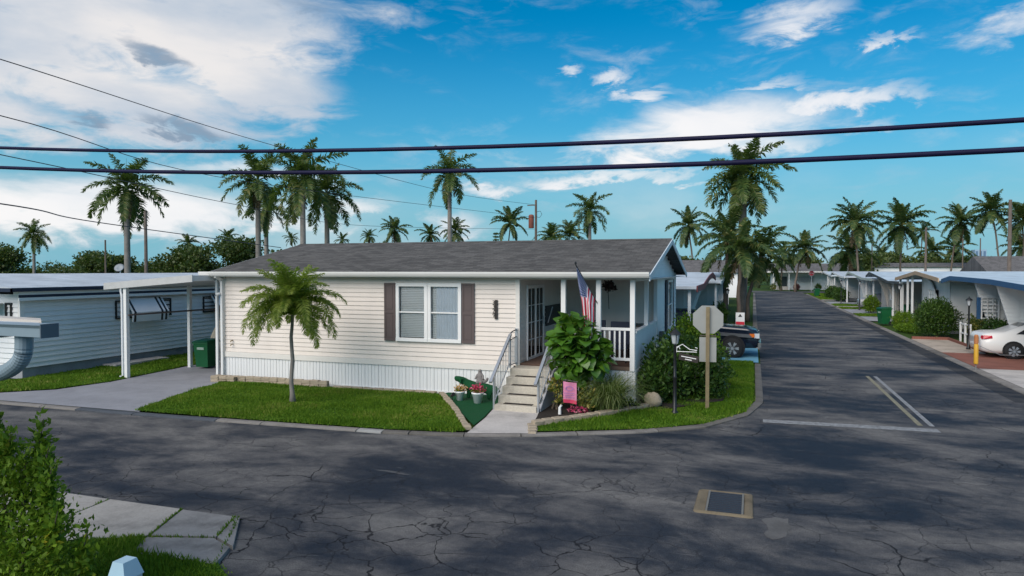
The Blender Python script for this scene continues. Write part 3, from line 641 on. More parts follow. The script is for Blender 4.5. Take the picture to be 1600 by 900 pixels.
B(HX1-.06, HX1+.0, HY0+.08, 22.18, PF-.08, 1.93).build('half_wall', whitev, house); B(HX1-.1, HX1+.03, HY0+.08, 22.18, 1.93, 1.985).build('wall_cap', white, house); B(HX1-.09, HX1+.015, HY0+.08, 22.18, 3.30, 3.40).build('porch_beam', white, house)
rail = B(-4.81, -3.04, HY0-.03, HY0+.05, 2.0, 2.07).build('porch_railing', white, house); B(-4.81, -3.04, HY0-.02, HY0+.04, 1.20, 1.27).build('bottom_rail', white, rail)
xx = -4.70
while xx < -3.1:
    if not (-3.99 < xx < -3.83): B(xx, xx+.045, HY0-.01, HY0+.03, 1.27, 2.0).build('baluster', white, rail)
    xx += .135
B(-5.0, -2.95, HY0-.035, HY0+.06, .94, 1.03).build('deck_edge', M('brown_deck_edge', (.16, .11, .08), .8, .2), house)
# steps with cheek wall
steps = thing('front_steps', 'stained concrete steps with dark treads leading up to the porch', 'steps', (-5.6, 16.1, 0))
for k in range(5):
    y0 = 16.10+.30*k; z1 = .19*(k+1)+.0; y1 = 18.0-.055
    st = MB().cbox(-6.17, -5.05, y0, y0+.36 if k < 4 else y1, 0 if k == 0 else z1-.20, z1, .012).build('step', stepm, steps)
    if k < 4: MB().cbox(-5.98, -5.22, y0+.16, y0+.30, z1-.004, z1+.014, .005).build('tread_mat', matrun, st)
MB().prism([(16.46, .0), (16.46, .17), (17.6, .92), (17.94, .92), (17.94, .0)], 'x', -6.16, -5.06).build('step_core', stepm, steps)
MB().prism([(16.28, .02), (16.28, .13), (17.5, .94), (17.93, .97), (17.93, .02)], 'x', -5.047, -4.985).build('cheek_wall', cheek, steps)
def handrail(x, label):
    t = thing('handrail', label, 'handrail', (x, 16.1, 0))
    a, b = Vector((x, 15.92, .78)), Vector((x, 17.42, 1.86))
    mb = MB().bar(a, b, .075, .055); mb.build('top_rail', alum, t)
    for yy in (16.16, 17.38):
        zt = .78+(yy-15.92)*.72; B(x-.02, x+.02, yy-.02, yy+.02, .03 if yy < 17 else .95, zt).build('post', alum, t)
    MB().bar((x, 16.18, .24), (x, 17.36, 1.09), .025).build('bottom_bar', alum, t)
    for k in range(9):
        yy = 16.28+k*.122; B(x-.007, x+.007, yy-.007, yy+.007, .24+(yy-16.18)*.72, .80+(yy-15.92)*.72-.03).build('baluster', alum, t)
    return t
hr = handrail(-6.20, 'aluminium handrail with balusters on the left of the steps')
MB().tube([(-6.20, 17.40, 1.86), (-6.2, 17.55, 1.92), (-6.2, 17.93, 1.95)], .018, 8).tube([(-6.20, 17.40, 1.70), (-6.2, 17.93, 1.76)], .014, 8).tube([(-6.20, 17.40, 1.02), (-6.2, 17.93, 1.02)], .014, 8).build('landing_rail', M('dark_grey_rail', (.10, .10, .11), .5), hr)
for k in range(5): B(-6.207, -6.193, 17.47+k*.09, 17.484+k*.09, 1.02, 1.71+k*.01).build('baluster', alum, hr)
B(-6.24, -6.16, 17.9, 17.94, .98, 1.98).build('post', alum, hr)
handrail(-5.02, 'aluminium handrail with balusters on the right of the steps')

# ------------------------------------------------------------------ carport of the main house
cp = thing('carport', 'white flat carport roof on posts beside the cream house', 'carport', (-18.4, 17, 0))
pr = [(-20.3, 2.98), (-20.3, 3.15), (-16.62, 3.43), (-16.62, 3.26)]
MB().prism(pr, 'y', 16.9, 28.5).build('carport_roof', M('carport_panel', (.55, .56, .57), .5, .08), cp); MB().prism([(-20.34, 2.95), (-20.34, 3.17), (-16.6, 3.45), (-16.6, 3.23)], 'y', 16.85, 16.898).build('fascia', M('dull_fascia', (.52, .52, .51), .55, .12), cp)
for yy in (16.97, 19.65, 23.2, 27.0):
    B(-19.55, -19.43, yy-.06, yy+.06, .03, 3.03).build('post', white, cp)
MB().tube([(-19.62, 16.90, 3.02), (-19.64, 16.90, 2.90), (-19.60, 16.90, 2.75), (-19.60, 16.90, .12), (-19.68, 16.86, .08)], .035, 8).build('downspout', whitev, cp)
MB().tube([(-19.40, 16.97, 2.12), (-19.40, 27.0, 2.12)], .03, 8).build('side_rail', M('brown_pole', (.13, .10, .09), .6), cp)

# ------------------------------------------------------------------ neighbour house on the left
ha = thing('neighbour_house', 'white sided house with navy roof trim beyond the driveway', 'house', (-27.5, 15.75, 0))
mb = siding(MB(), (-22.7, 15.75), (-22.7, 33), .36, 2.80, (1, 0), .17, .035); mb.build('side_siding', whitev, ha)
mb = siding(MB(), (-33, 15.75), (-22.7, 15.75), .36, 2.80, (0, -1), .17, .035); mb.build('front_siding', whitev, ha)
B(-22.78, -22.67, 15.71, 15.86, .36, 2.82).build('corner_board', white, ha); B(-33, -22.74, 15.8, 33, 0, .36).build('footing', conc2, ha); B(-33, -22.8, 15.9, 32.9, .4, 2.9).build('inner_wall', dark, ha)
MB().prism([(-22.3, 2.92), (-22.3, 3.03), (-27.2, 3.46), (-33.4, 3.0), (-33.4, 2.9)], 'y', 15.2, 33.4).build('roof', roofwhite, ha)
mb = B(-22.3, -22.26, 15.16, 33.4, 2.90, 3.02).box(-33.4, -22.26, 15.16, 15.2, 2.90, 3.02); mb.box(-22.42, -22.39, 15.5, 33, 2.70, 2.79); mb.build('fascia_stripe', navy, ha)
B(-22.66, -22.40, 15.5, 33, 2.79, 2.895).build('soffit', white, ha); B(-22.45, -22.395, 15.5, 33, 2.60, 2.70).build('gutter', white, ha)
for y0 in (19.25, 23.6):
    window(ha, y0, y0+2.6, 1.75, 2.45, -22.68, blackm, (3, 1), False, .05, 'x', 1)
    aw = thing('awning', ('white drop awning with black stripes nearest on the white house' if y0 < 20 else 'white drop awning with black stripes farther along the white house'), 'awning', (-22.6, y0+1.3, 1.75), 'awnings on the white house')
    MB().prism([(-22.66, 2.50), (-22.60, 2.52), (-22.22, 1.98), (-22.26, 1.62), (-22.30, 1.62), (-22.28, 1.96)], 'y', y0+.42, y0+2.1).build('awning_panel', whitev, aw)
    for k, yy in enumerate((y0+.46, y0+1.72, y0+1.92)):
        MB().prism([(-22.64, 2.512), (-22.598, 2.525), (-22.215, 1.985), (-22.252, 1.615), (-22.262, 1.615), (-22.222, 1.98)], 'y', yy, yy+.09).build('stripe', blackm, aw)
window(ha, -23.35, -23.05, 2.0, 2.52, 15.74, blackm, (1, 1), False, .06)
mb = MB().prism([(-25.6, 2.35), (-24.2, 2.35), (-23.4, 2.50), (-25.6, 2.55)], 'y', 14.6, 15.7); mb.build('door_canopy', greyw, ha)
B(-22.55, -21.9, 18.6, 21.0, .05, .14).build('concrete_slab', conc, ha)
dish = thing('satellite_dish', 'grey satellite dish on a low roof beside the big palm', 'satellite dish', (-35.5, 30.5, 3.2))
MB().lathe([(.02, 0), (.3, .05), (.55, .16), (.56, .17), (.3, .07), (.02, .02)], (0, 0, 0), 16).build('reflector', M('dish_grey', (.25, .28, .31), .5), dish, True).location = (0, 0, .5)
dish.children[0].scale = (.5, .5, .5); dish.children[0].rotation_euler = (R(55), 0, R(25)); MB().tube([(-35.5, 30.5, 3.1), (-35.5, 30.55, 3.75)], .03, 8).build('mast', alum, dish)

# nearby roof corner on this side of the road
nh = thing('house_eave', 'near roof corner with grey gutter and big downspout elbow', 'roof', (-8.5, 3.7, 0))
MB().add([(-12, 3.72, 3.20), (-5.15, 3.72, 3.17), (-6.0, 4.32, 3.14), (-12, 4.32, 3.24), (-12, 3.72, 3.12), (-5.15, 3.72, 3.10), (-6.0, 4.32, 3.08), (-12, 4.32, 3.15)],
         [(0, 1, 2, 3), (7, 6, 5, 4), (0, 4, 5, 1), (1, 5, 6, 2), (2, 6, 7, 3), (3, 7, 4, 0)]).build('roof_panel', roofwhite, nh)
MB().add([(-12, 4.20, 3.29), (-5.80, 4.20, 3.165), (-6.0, 4.34, 3.17), (-12, 4.34, 3.295), (-12, 4.2, 3.18), (-5.80, 4.2, 3.09), (-6.0, 4.34, 3.09), (-12, 4.34, 3.18)],
         [(0, 1, 2, 3), (0, 4, 5, 1), (1, 5, 6, 2), (2, 6, 7, 3)]).build('edge_trim', tanw, nh)
MB().prism([(3.60, 3.10), (3.60, 3.165), (3.58, 3.19), (3.71, 3.195), (3.71, 3.10)], 'x', -12, -4.95).build('gutter', M('blue_grey_gutter', (.22, .29, .34), .5, .1), nh)
B(-12, -6.0, 3.72, 4.2, 3.03, 3.06).build('soffit', M('grey_soffit', (.35, .38, .40), .6), nh)
ep = spline([(-5.30, 3.70, 3.10), (-5.30, 3.70, 3.03), (-5.31, 3.70, 2.96), (-5.35, 3.705, 2.90), (-5.43, 3.715, 2.85), (-5.56, 3.74, 2.80), (-5.8, 3.78, 2.75)], 7)
MB().tube(ep, [.058 if 10 < k < 36 and k % 2 else .062 for k in range(len(ep))], 16, cap=False).build('downspout_elbow', MATS['blue_grey_gutter'], nh)
MB().tube([(-5.8, 3.78, 2.75), (-6.3, 3.86, 2.66), (-7.4, 4.0, 2.45), (-7.5, 4.0, 2.3), (-7.5, 4.0, 0)], .06, 14).build('downspout', MATS['blue_grey_gutter'], nh, True)
B(-4.955, -4.945, 3.575, 3.715, 3.095, 3.20).build('end_cap', M('dark_end_cap', (.10, .13, .16), .5), nh)
for x_ in (-5.6, -6.4, -7.2): B(x_, x_+.025, 3.57, 3.60, 3.10, 3.19).build('gutter_strap', MATS['grey_soffit'], nh)
for x_ in (-11.6, -8.6): B(x_, x_+.1, 3.95, 4.05, 0, 3.05).build('post', white, nh)
# ------------------------------------------------------------------ homes along the street
def row_home(name, label, prof, xf, xr, body, trim, roofm, wallm, s=1, wings=(), cols=(), wins=(), th=.12, curved=False, fas=.18, swins=(), extra=()):
    """prof: roof edge (y, z) from far to near; xf front roof edge, xr rear; s=+1 front faces -x (right side of street), -1 faces +x"""
    t = thing(name, label, 'house', (xf + s*3, (prof[0][0]+prof[-1][0])/2, 0))
    a, b = sorted((xf, xr)); n = len(prof); mb = MB()
    top = [(y, z) for y, z in prof]; low = [(y, z-th) for y, z in reversed(prof)]
    mb.prism(top + low, 'x', a, b); mb.build('roof', roofm, t)
    f0, f1 = (xf-s*.05, xf-s*.004); f0, f1 = sorted((f0, f1))
    mb = MB(); mb.prism([(y, z+.02) for y, z in prof] + [(y, z-fas) for y, z in reversed(prof)], 'x', f0, f1); mb.build('fascia', trim, t)
    y0, y1 = body; wx = xf + s*1.0; zt = min(z for y, z in prof)-th
    def rz(y):
        for (ya, za), (yb, zb) in zip(prof, prof[1:]):
            if yb <= y <= ya: return za + (zb-za)*(ya-y)/(ya-yb)
        return prof[-1][1]
    x0, x1 = sorted((wx, xr-s*.4))
    # front wall with gable head, side wall, base
    mb = MB(); yy = sorted({y0, y1} | {p[0] for p in prof if y0 < p[0] < y1})
    mb.prism([(y0, .35), (y1, .35)] + [(y, rz(y)-th-.01) for y in reversed(yy)], 'x', *sorted((wx, wx+s*.06))); mb.build('front_wall', wallm, t)
    mb = MB(); siding(mb, (x0, y0-.012), (x1, y0-.012), .35, rz(y0)-th, (0, -1), .18, .03); mb.build('side_siding', wallm, t)
    B(x0, x1, y0, y0+.05, .3, rz(y0)-th-.01).build('side_wall', wallm, t); B(x0, x1, y1-.05, y1, .3, min(rz(y1)-th-.01, 9)).build('side_wall', wallm, t)
    B(x0+.02, x1-.02, y0+.02, y1-.02, 0, .35).build('footing', conc2, t); B(*sorted((xr-s*.42, xr-s*.4)), y0+.05, y1-.05, .3, zt).build('back_wall', wallm, t)
    for yw in wings:      # wing panel: wide at the roof overhang, sweeping back to the wall at the ground
        zt_ = rz(yw)-th-.01; pts = []
        for k in range(9):
            u = k/8; d = (1-u)**(1.7 if curved else 1.0); pts.append((xf + s*.12 + s*(1-d)*.86, zt_-(zt_-.1)*u))
        wm = MB().prism(pts + [(wx, .1), (wx, zt_)], 'y', yw-.03, yw+.03)
        def xe(z): u = min(1, max(0, (zt_-z)/(zt_-.1))); return xf + s*.12 + s*(1-(1-u)**(1.7 if curved else 1.0))*.86
        z_ = .12
        while z_ < zt_-.05:
            zz = min(z_+.17, zt_); wm.quad((xe(z_), yw-.065, z_), (wx, yw-.065, z_), (wx, yw-.034, zz), (xe(zz), yw-.034, zz)); wm.quad((xe(z_), yw-.031, z_), (wx, yw-.031, z_), (wx, yw-.065, z_), (xe(z_), yw-.065, z_)); z_ += .17
        wm.build('wing_wall', wallm, t)
    for ye in extra:
        em = siding(MB(), (min(wx, xr), ye-.012), (max(wx, xr)-.5, ye-.012), .12, rz(ye)-th-.01, (0, -1), .17, .03); em.build('side_siding', wallm, t); B(min(wx, xr), max(wx, xr)-.5, ye, ye+.05, 0, rz(ye)-th-.01).build('side_wall', wallm, t)
    for (wx0, wx1, wz0, wz1, pn, sh_) in swins:
        window(t, wx0, wx1, wz0, wz1, y0-.075, white, pn, False, .05)
        if sh_: shutter(t, wx0-.17, wx0-.02, wz0, wz1, y0-.072, sh_)
    for (cx, cy) in cols: B(cx-.06, cx+.06, cy-.06, cy+.06, 0, rz(cy)-th).build('porch_post', white, t)
    for (wy0, wy1, wz0, wz1, pn, sh_) in wins:
        window(t, wy0, wy1, wz0, wz1, wx-s*.005, white, pn, False, .06, 'x', -s)
        if sh_: shutter(t, wy1+.03, wy1+.38, wz0, wz1, wx-s*.008, sh_, 'x', -s); shutter(t, wy0-.38, wy0-.03, wz0, wz1, wx-s*.008, sh_, 'x', -s)
    return t
r1 = row_home('street_home', 'white home with blue roof trim behind the white parked car', [(42.0, 3.10), (40.3, 3.28), (34, 3.19), (30.0, 3.02), (27.0, 2.92)], 9.5, 24, (36.9, 39.8), bluetrim, roofblue, greyw, wings=(36.88, 33.9), cols=((10.0, 27.4), (15, 27.4), (20, 27.4)), swins=((9.90, 10.62, 1.35, 2.35, (3, 3), bluetrim),), extra=(33.9,), fas=.2)
r2h = row_home('street_home', 'white home with tan gabled porch beyond the blue trimmed one', [(54.6, 3.05), (48.2, 3.52), (43.0, 3.18), (42.6, 3.14)], 9.5, 22, (44.6, 51.5), tanfas, roofblue, greyw, wings=(), cols=((9.7, 54.0), (9.7, 51.6), (9.7, 50.2)), curved=True, fas=.2)
pts_ = [(50.0, .0), (50.0, 3.15)] + [(49.6-4.5*(k/10)**.5, 3.2*(1-k/10)) for k in range(11)]
MB().prism(pts_, 'x', 10.3, 10.36).build('wing_wall', greyw, r2h); window(r2h, 47.05, 48.35, 1.55, 2.45, 10.295, white, (3, 3), False, .06, 'x', -1)
for k in range(9): B(10.6+k*1.2, 11.75+k*1.2, 44.52, 44.56, .3, 2.75).build('wall_panel', white, r2h)
row_home('street_home', 'tan sided home with black roof edge and curved wing walls', [(68.0, 3.10), (66.2, 3.42), (63.0, 3.20), (57.4, 2.78), (53.4, 2.80)], 9.5, 22, (59.6, 66.5), M('black_roof_edge', (.03, .03, .035), .5), roofblue, tanw, wings=(63.4, 60.0), cols=((9.8, 57.2), (9.8, 53.8)), wins=((60.8, 62.2, 1.2, 2.2, (2, 2), None),), curved=True, fas=.16)
row_home('street_home', 'pale green trimmed white home, fourth along the right side', [(82.0, 3.1), (80.0, 3.42), (76.5, 3.25), (70.3, 2.88), (64.9, 2.85)], 9.5, 22, (72.5, 80.2), M('pale_green_edge', (.42, .47, .42), .5), roofwhite, greyw, wings=(75.8, 72.8), cols=((9.8, 70.0), (9.8, 66.0)), wins=((73.6, 75.2, 1.2, 2.2, (2, 2), None),), curved=True)
row_home('street_home', 'white roofed home, fifth along the right side of the street', [(97.5, 3.1), (95.5, 3.42), (92, 3.2), (86.5, 2.9), (83.0, 2.88)], 9.5, 22, (88.5, 95.5), white, roofwhite, greyw, wings=(91.5,), cols=((9.8, 86.2), (9.8, 83.5)), wins=((89.4, 91, 1.2, 2.2, (2, 1), None),), curved=True)
row_home('street_home', 'farthest small home on the right side before the street end', [(113, 3.1), (111, 3.4), (107.5, 3.2), (102, 2.95), (98.6, 2.9)], 9.8, 22, (104, 111), white, roofblue, greyw, wings=(107,), cols=((10.1, 101.6), (10.1, 99)), wins=((105, 106.6, 1.2, 2.2, (2, 1), None),))
row_home('street_home', 'home with maroon roof edge just behind the cream house', [(43.5, 3.2), (40.5, 3.45), (37.5, 3.32), (33.2, 2.95), (29.0, 2.93)], -2.2, -15, (34.4, 41.5), maroon, roofwhite, greyw, s=-1, wings=(34.6, 38), cols=((-2.5, 29.3), (-7, 29.3), (-12, 29.3)), wins=((35.4, 37, 1.2, 2.3, (2, 2), None),), curved=True, fas=.24)
row_home('street_home', 'white home with slanted siding wing, second on the left side', [(56.5, 3.1), (54.0, 3.4), (51, 3.2), (46.6, 2.92), (44.0, 2.9)], -1.9, -14, (47.6, 54.5), M('pale_blue_edge', (.35, .46, .52), .5), roofwhite, greyw, s=-1, wings=(47.8, 51), cols=((-2.2, 46.2), (-2.2, 44.4)), wins=((48.5, 50, 1.2, 2.2, (2, 1), None),))
row_home('street_home', 'white vertical boarded home, third on the left side', [(70, 3.1), (67.5, 3.35), (64.5, 3.2), (60.5, 2.95), (58.0, 2.9)], -1.9, -14, (61, 68), white, roofwhite, whitev, s=-1, wings=(61.2,), cols=((-2.2, 60), (-2.2, 58.4)))
row_home('street_home', 'white home half hidden by the palms, fourth on the left side', [(86, 3.1), (83.5, 3.35), (80, 3.2), (76, 2.95), (73.5, 2.9)], -2.2, -14, (77, 84), white, roofblue, whitev, s=-1, wings=(77.2,), cols=((-2.5, 75.8), (-2.5, 74)))
# home across the end of the street
eh = thing('end_house', 'white house with grey roof facing down the end of the street', 'house', (8, 136, 0))
mb = siding(MB(), (3.2, 136), (16, 136), .3, 3.1, (0, -1), .2, .02); mb.build('front_siding', whitev, eh); B(3.2, 16, 136.05, 146, 0, 3.2).build('wall', whitev, eh)
MB().prism([(134.9, 3.22), (134.9, 3.36), (141, 4.85), (147, 3.3), (147, 3.15)], 'x', 1.5, 17).build('roof', roofgrey, eh); B(2.4, 12.8, 132.6, 136, 3.15, 3.40).build('porch_roof', white, eh)
for x in (3.4, 6.0, 12.4): B(x, x+.2, 132.8, 133.0, 0, 3.15).build('porch_post', white, eh)
B(4.9, 5.9, 135.9, 135.97, .2, 2.4).build('door', M('dark_door', (.03, .045, .05), .4), eh); window(eh, 7.6, 10.6, 1.3, 2.5, 135.96, white, (3, 1), False); window(eh, 13, 15, 1.3, 2.5, 135.96, white, (2, 1), False); B(4.2, 6.0, 133.2, 135.9, 0, .6).build('porch_base', conc, eh)
# low background homes: simple real volumes with roof, wall and windows
def back_home(name, label, x0, x1, y0, y1, ze, zr, axis, roofm, wallm=whitev):
    t = thing(name, label, 'house', ((x0+x1)/2, (y0+y1)/2, 0)); B(x0, x1, y0, y1, 0, ze).build('wall', wallm, t); o = .4
    if axis == 'x': MB().prism([(y0-o, ze-.05), (y0-o, ze+.08), ((y0+y1)/2, zr), (y1+o, ze+.08), (y1+o, ze-.05)], 'x', x0-o, x1+o).build('roof', roofm, t)
    else: MB().prism([(x0-o, ze-.05), (x0-o, ze+.08), ((x0+x1)/2, zr), (x1+o, ze+.08), (x1+o, ze-.05)], 'y', y0-o, y1+o).build('roof', roofm, t)
    for k in range(3): window(t, x0+1.2+k*(x1-x0-2.4)/3, x0+2.2+k*(x1-x0-2.4)/3, 1.2, 2.2, y0-.01, white, (1, 1), False)
    return t
back_home('back_home', 'low white roofed home at the far left edge', -52, -37, 31, 38, 2.75, 3.35, 'x', roofwhite)
back_home('back_home', 'low home with bright white roof behind the white house', -35.5, -24, 36, 44, 2.7, 3.3, 'x', roofwhite)
back_home('back_home', 'pale roofed home behind the carport', -33, -18, 48, 55, 2.7, 3.35, 'x', greyw)
back_home('back_home', 'grey roofed house seen over the maroon trimmed home', -24, -1.8, 94, 104, 3.3, 5.0, 'x', roofgrey)
back_home('back_home', 'grey gabled house behind the right row of homes', 24.5, 44, 88, 98, 3.3, 5.2, 'x', roofgrey)
back_home('back_home', 'long grey roofed building beyond the right row', 22, 45, 148, 156, 4.2, 5.0, 'x', roofgrey)
tower = thing('tower_block', 'tiny pale blue tower block on the far skyline', 'building', (128.5, 483, 0))
B(125.5, 131.5, 480, 488, 0, 15.9).build('wall', M('hazy_blue_wall', (.30, .42, .55), .6), tower)
for k in range(3): B(125.9+k*2, 127.1+k*2, 479.9, 479.98, 4, 15).build('window', M('hazy_blue_glass', (.12, .2, .32), .3), tower)

# ------------------------------------------------------------------ palms
def frond_mesh(name, e0, e1, L=1.0, nl=34, ll=.24, lw=.020, plum=0., droop=.5, mat=None, seed=0, curl=1.0):
    rg = random.Random(seed); mb = MB(); K = 10; pts = []; p = Vector((0, 0, 0))
    for k in range(K+1):
        u = k/K; an = e0 + (e1-e0)*u**curl; pts.append((p.copy(), an)); p = p + Vector((math.cos(an), 0, math.sin(an)))*(L/K)
    mb.tube([q[0] for q in pts], [.016*(1-.85*k/K) for k in range(K+1)], 4, cap=False)
    for i in range(nl):
        u = .12 + .88*(i+.5)/nl; f = u*K; k = min(int(f), K-1); q = pts[k][0].lerp(pts[k+1][0], f-k); an = pts[k][1]+(pts[k+1][1]-pts[k][1])*(f-k)
        T = Vector((math.cos(an), 0, math.sin(an))); U = Vector((-math.sin(an), 0, math.cos(an)))
        for sd in (-1, 1):
            ln = ll*(math.sin(math.pi*min(1, u*.86+.12))**.6)*rg.uniform(.8, 1.1); roll = rg.uniform(-plum, plum) + .18
            fw = .35+.5*u; side = Vector((0, sd, 0))*math.cos(roll) + U*math.sin(roll)
            d = (side + T*fw).normalized(); d2 = (d + Vector((0, 0, -droop*rg.uniform(.6, 1.3)))).normalized()
            m1 = q + d*ln*.5; m2 = m1 + d2*ln*.5; w = lw*rg.uniform(.8, 1.2); wv = T*w
            mb.add([q-wv*.5, q+wv*.5, m1+wv, m1-wv, m2], [(0, 1, 2, 3), (3, 2, 4)])
    return mb.mesh(name, mat)
FR = {'royal': [], 'coco': [], 'areca': [], 'date': []}
for k, (a, b_) in enumerate([(85, 40), (68, 5), (50, -35), (28, -60), (2, -78), (-30, -88), (-58, -90)]):
    for v in range(2):
        FR['royal'].append(frond_mesh('royal_frond', R(a), R(b_), 1.08, 62, .225, .0165, .75, .55, palmroyal, 10*k+v, .9))
        FR['coco'].append(frond_mesh('coconut_frond', R(a-4), R(b_+4), 1.08, 48, .25, .021, .35, .85, palmcoco, 100+10*k+v, 1.15))
        FR['areca'].append(frond_mesh('areca_frond', R(a), R(max(b_, -60)), 1.0, 30, .24, .022, .3, .5, palmcoco, 200+10*k+v, 1.3))
        a2_, b2_ = [(89, 50), (83, 10), (76, -30), (68, -62), (58, -85), (42, -98), (15, -100)][k]
        FR['date'].append(frond_mesh('date_frond', R(a2_), R(b2_), 1.04, 72, .20, .0095, .6, .55, palmdate, 300+10*k+v, 1.0))
deadm = leafmat('dead_frond', [(.2, (.06, .042, .025)), (.6, (.13, .095, .055)), (.95, (.22, .17, .10))], .1, .8)
DEAD = [frond_mesh('dead_frond', R(-62-8*v), R(-92), .85, 34, .17, .016, .7, .7, deadm, 900+v) for v in range(3)]
def palm(name, label, species, base, zc, Rr, group=None, lean=(0, 0), n=17, seed=0, cat='palm tree', tw=None, shaft=True, trunk=True, zb=0.):
    rg = random.Random(seed*13+5); x, y = base; t = thing(name, label, cat, (x, y, zb), group)
    H_ = zc-zb; tw = tw or {'royal': .22, 'coco': .15, 'areca': .07, 'date': .075}[species]
    pts = []; rs = []
    for k in range(9):
        u = k/8; pts.append((x+lean[0]*u*u + ((.05 if species != 'date' else .025)*math.sin(k*1.7+seed) if species != 'royal' else 0), y+lean[1]*u*u, zb+H_*u))
        rs.append(tw*((1.25-.5*u if u < .15 else 1.15-.3*u) if species == 'royal' else (1.5-.9*min(1, u*5) if u < .2 else .95-.35*u)))
    if trunk: MB().tube(pts, rs, 10).build('trunk', trunkm if species in ('royal', 'date') else trunkb, t, True)
    top = Vector(pts[-1])
    if species == 'royal' and shaft: MB().tube([top-Vector((0, 0, .1)), top+Vector((0, 0, .5)), top+Vector((0, 0, 1.0))], [tw*.95, tw*.9, tw*.35], 10).build('crownshaft', crownshaft, t, True); top = top+Vector((0, 0, .75))
    if species == 'royal': MB().tube([top, top+Vector((.05, 0, Rr*.75))], [.035, .008], 5).build('spear_leaf', palmroyal, t)
    meshes = FR[species]; nv = len(meshes)//2
    for i in range(n):
        u = (i+.5)/n; cls = min(nv-1, int((u**.85)*nv*{'royal': .93, 'coco': .86, 'areca': .75, 'date': .93}[species]))
        me = meshes[cls*2+rg.randint(0, 1)]; o = link_mesh('frond', me, t, top - wloc(t))
        s_ = Rr*rg.uniform(.86, 1.12)*(.8 if cls == 0 else 1.)*(1.14 if species == 'royal' else 1.); o.scale = (s_, s_, s_*rg.uniform(.92, 1.06)); o.rotation_euler = (rg.uniform(-.12, .12), rg.uniform(-.1, .1), i*2.39996+rg.uniform(-.25, .25)+seed)
    if species in ('royal', 'coco'):
        for k in range(rg.randint(1, 3)):
            o = link_mesh('dead_frond', rg.choice(DEAD), t, top - wloc(t) - Vector((0, 0, .15))); o.scale = (Rr*.9,)*3; o.rotation_euler = (0, 0, rg.uniform(0, 6.28))
    if species == 'coco':
        for k in range(5):
            an = k*1.3+seed; MB().lathe([(.01, 0), (.10, .05), (.13, .14), (.09, .24), (.01, .28)], (top.x+.22*math.cos(an), top.y+.22*math.sin(an), top.z-.38), 8).build('coconut', M('coconut_husk', (.16, .15, .05), .7), t, True)
    return t
BP = 'palms behind the cream house'; LP = 'palms beyond the left homes'; RP = 'palms behind the right row'
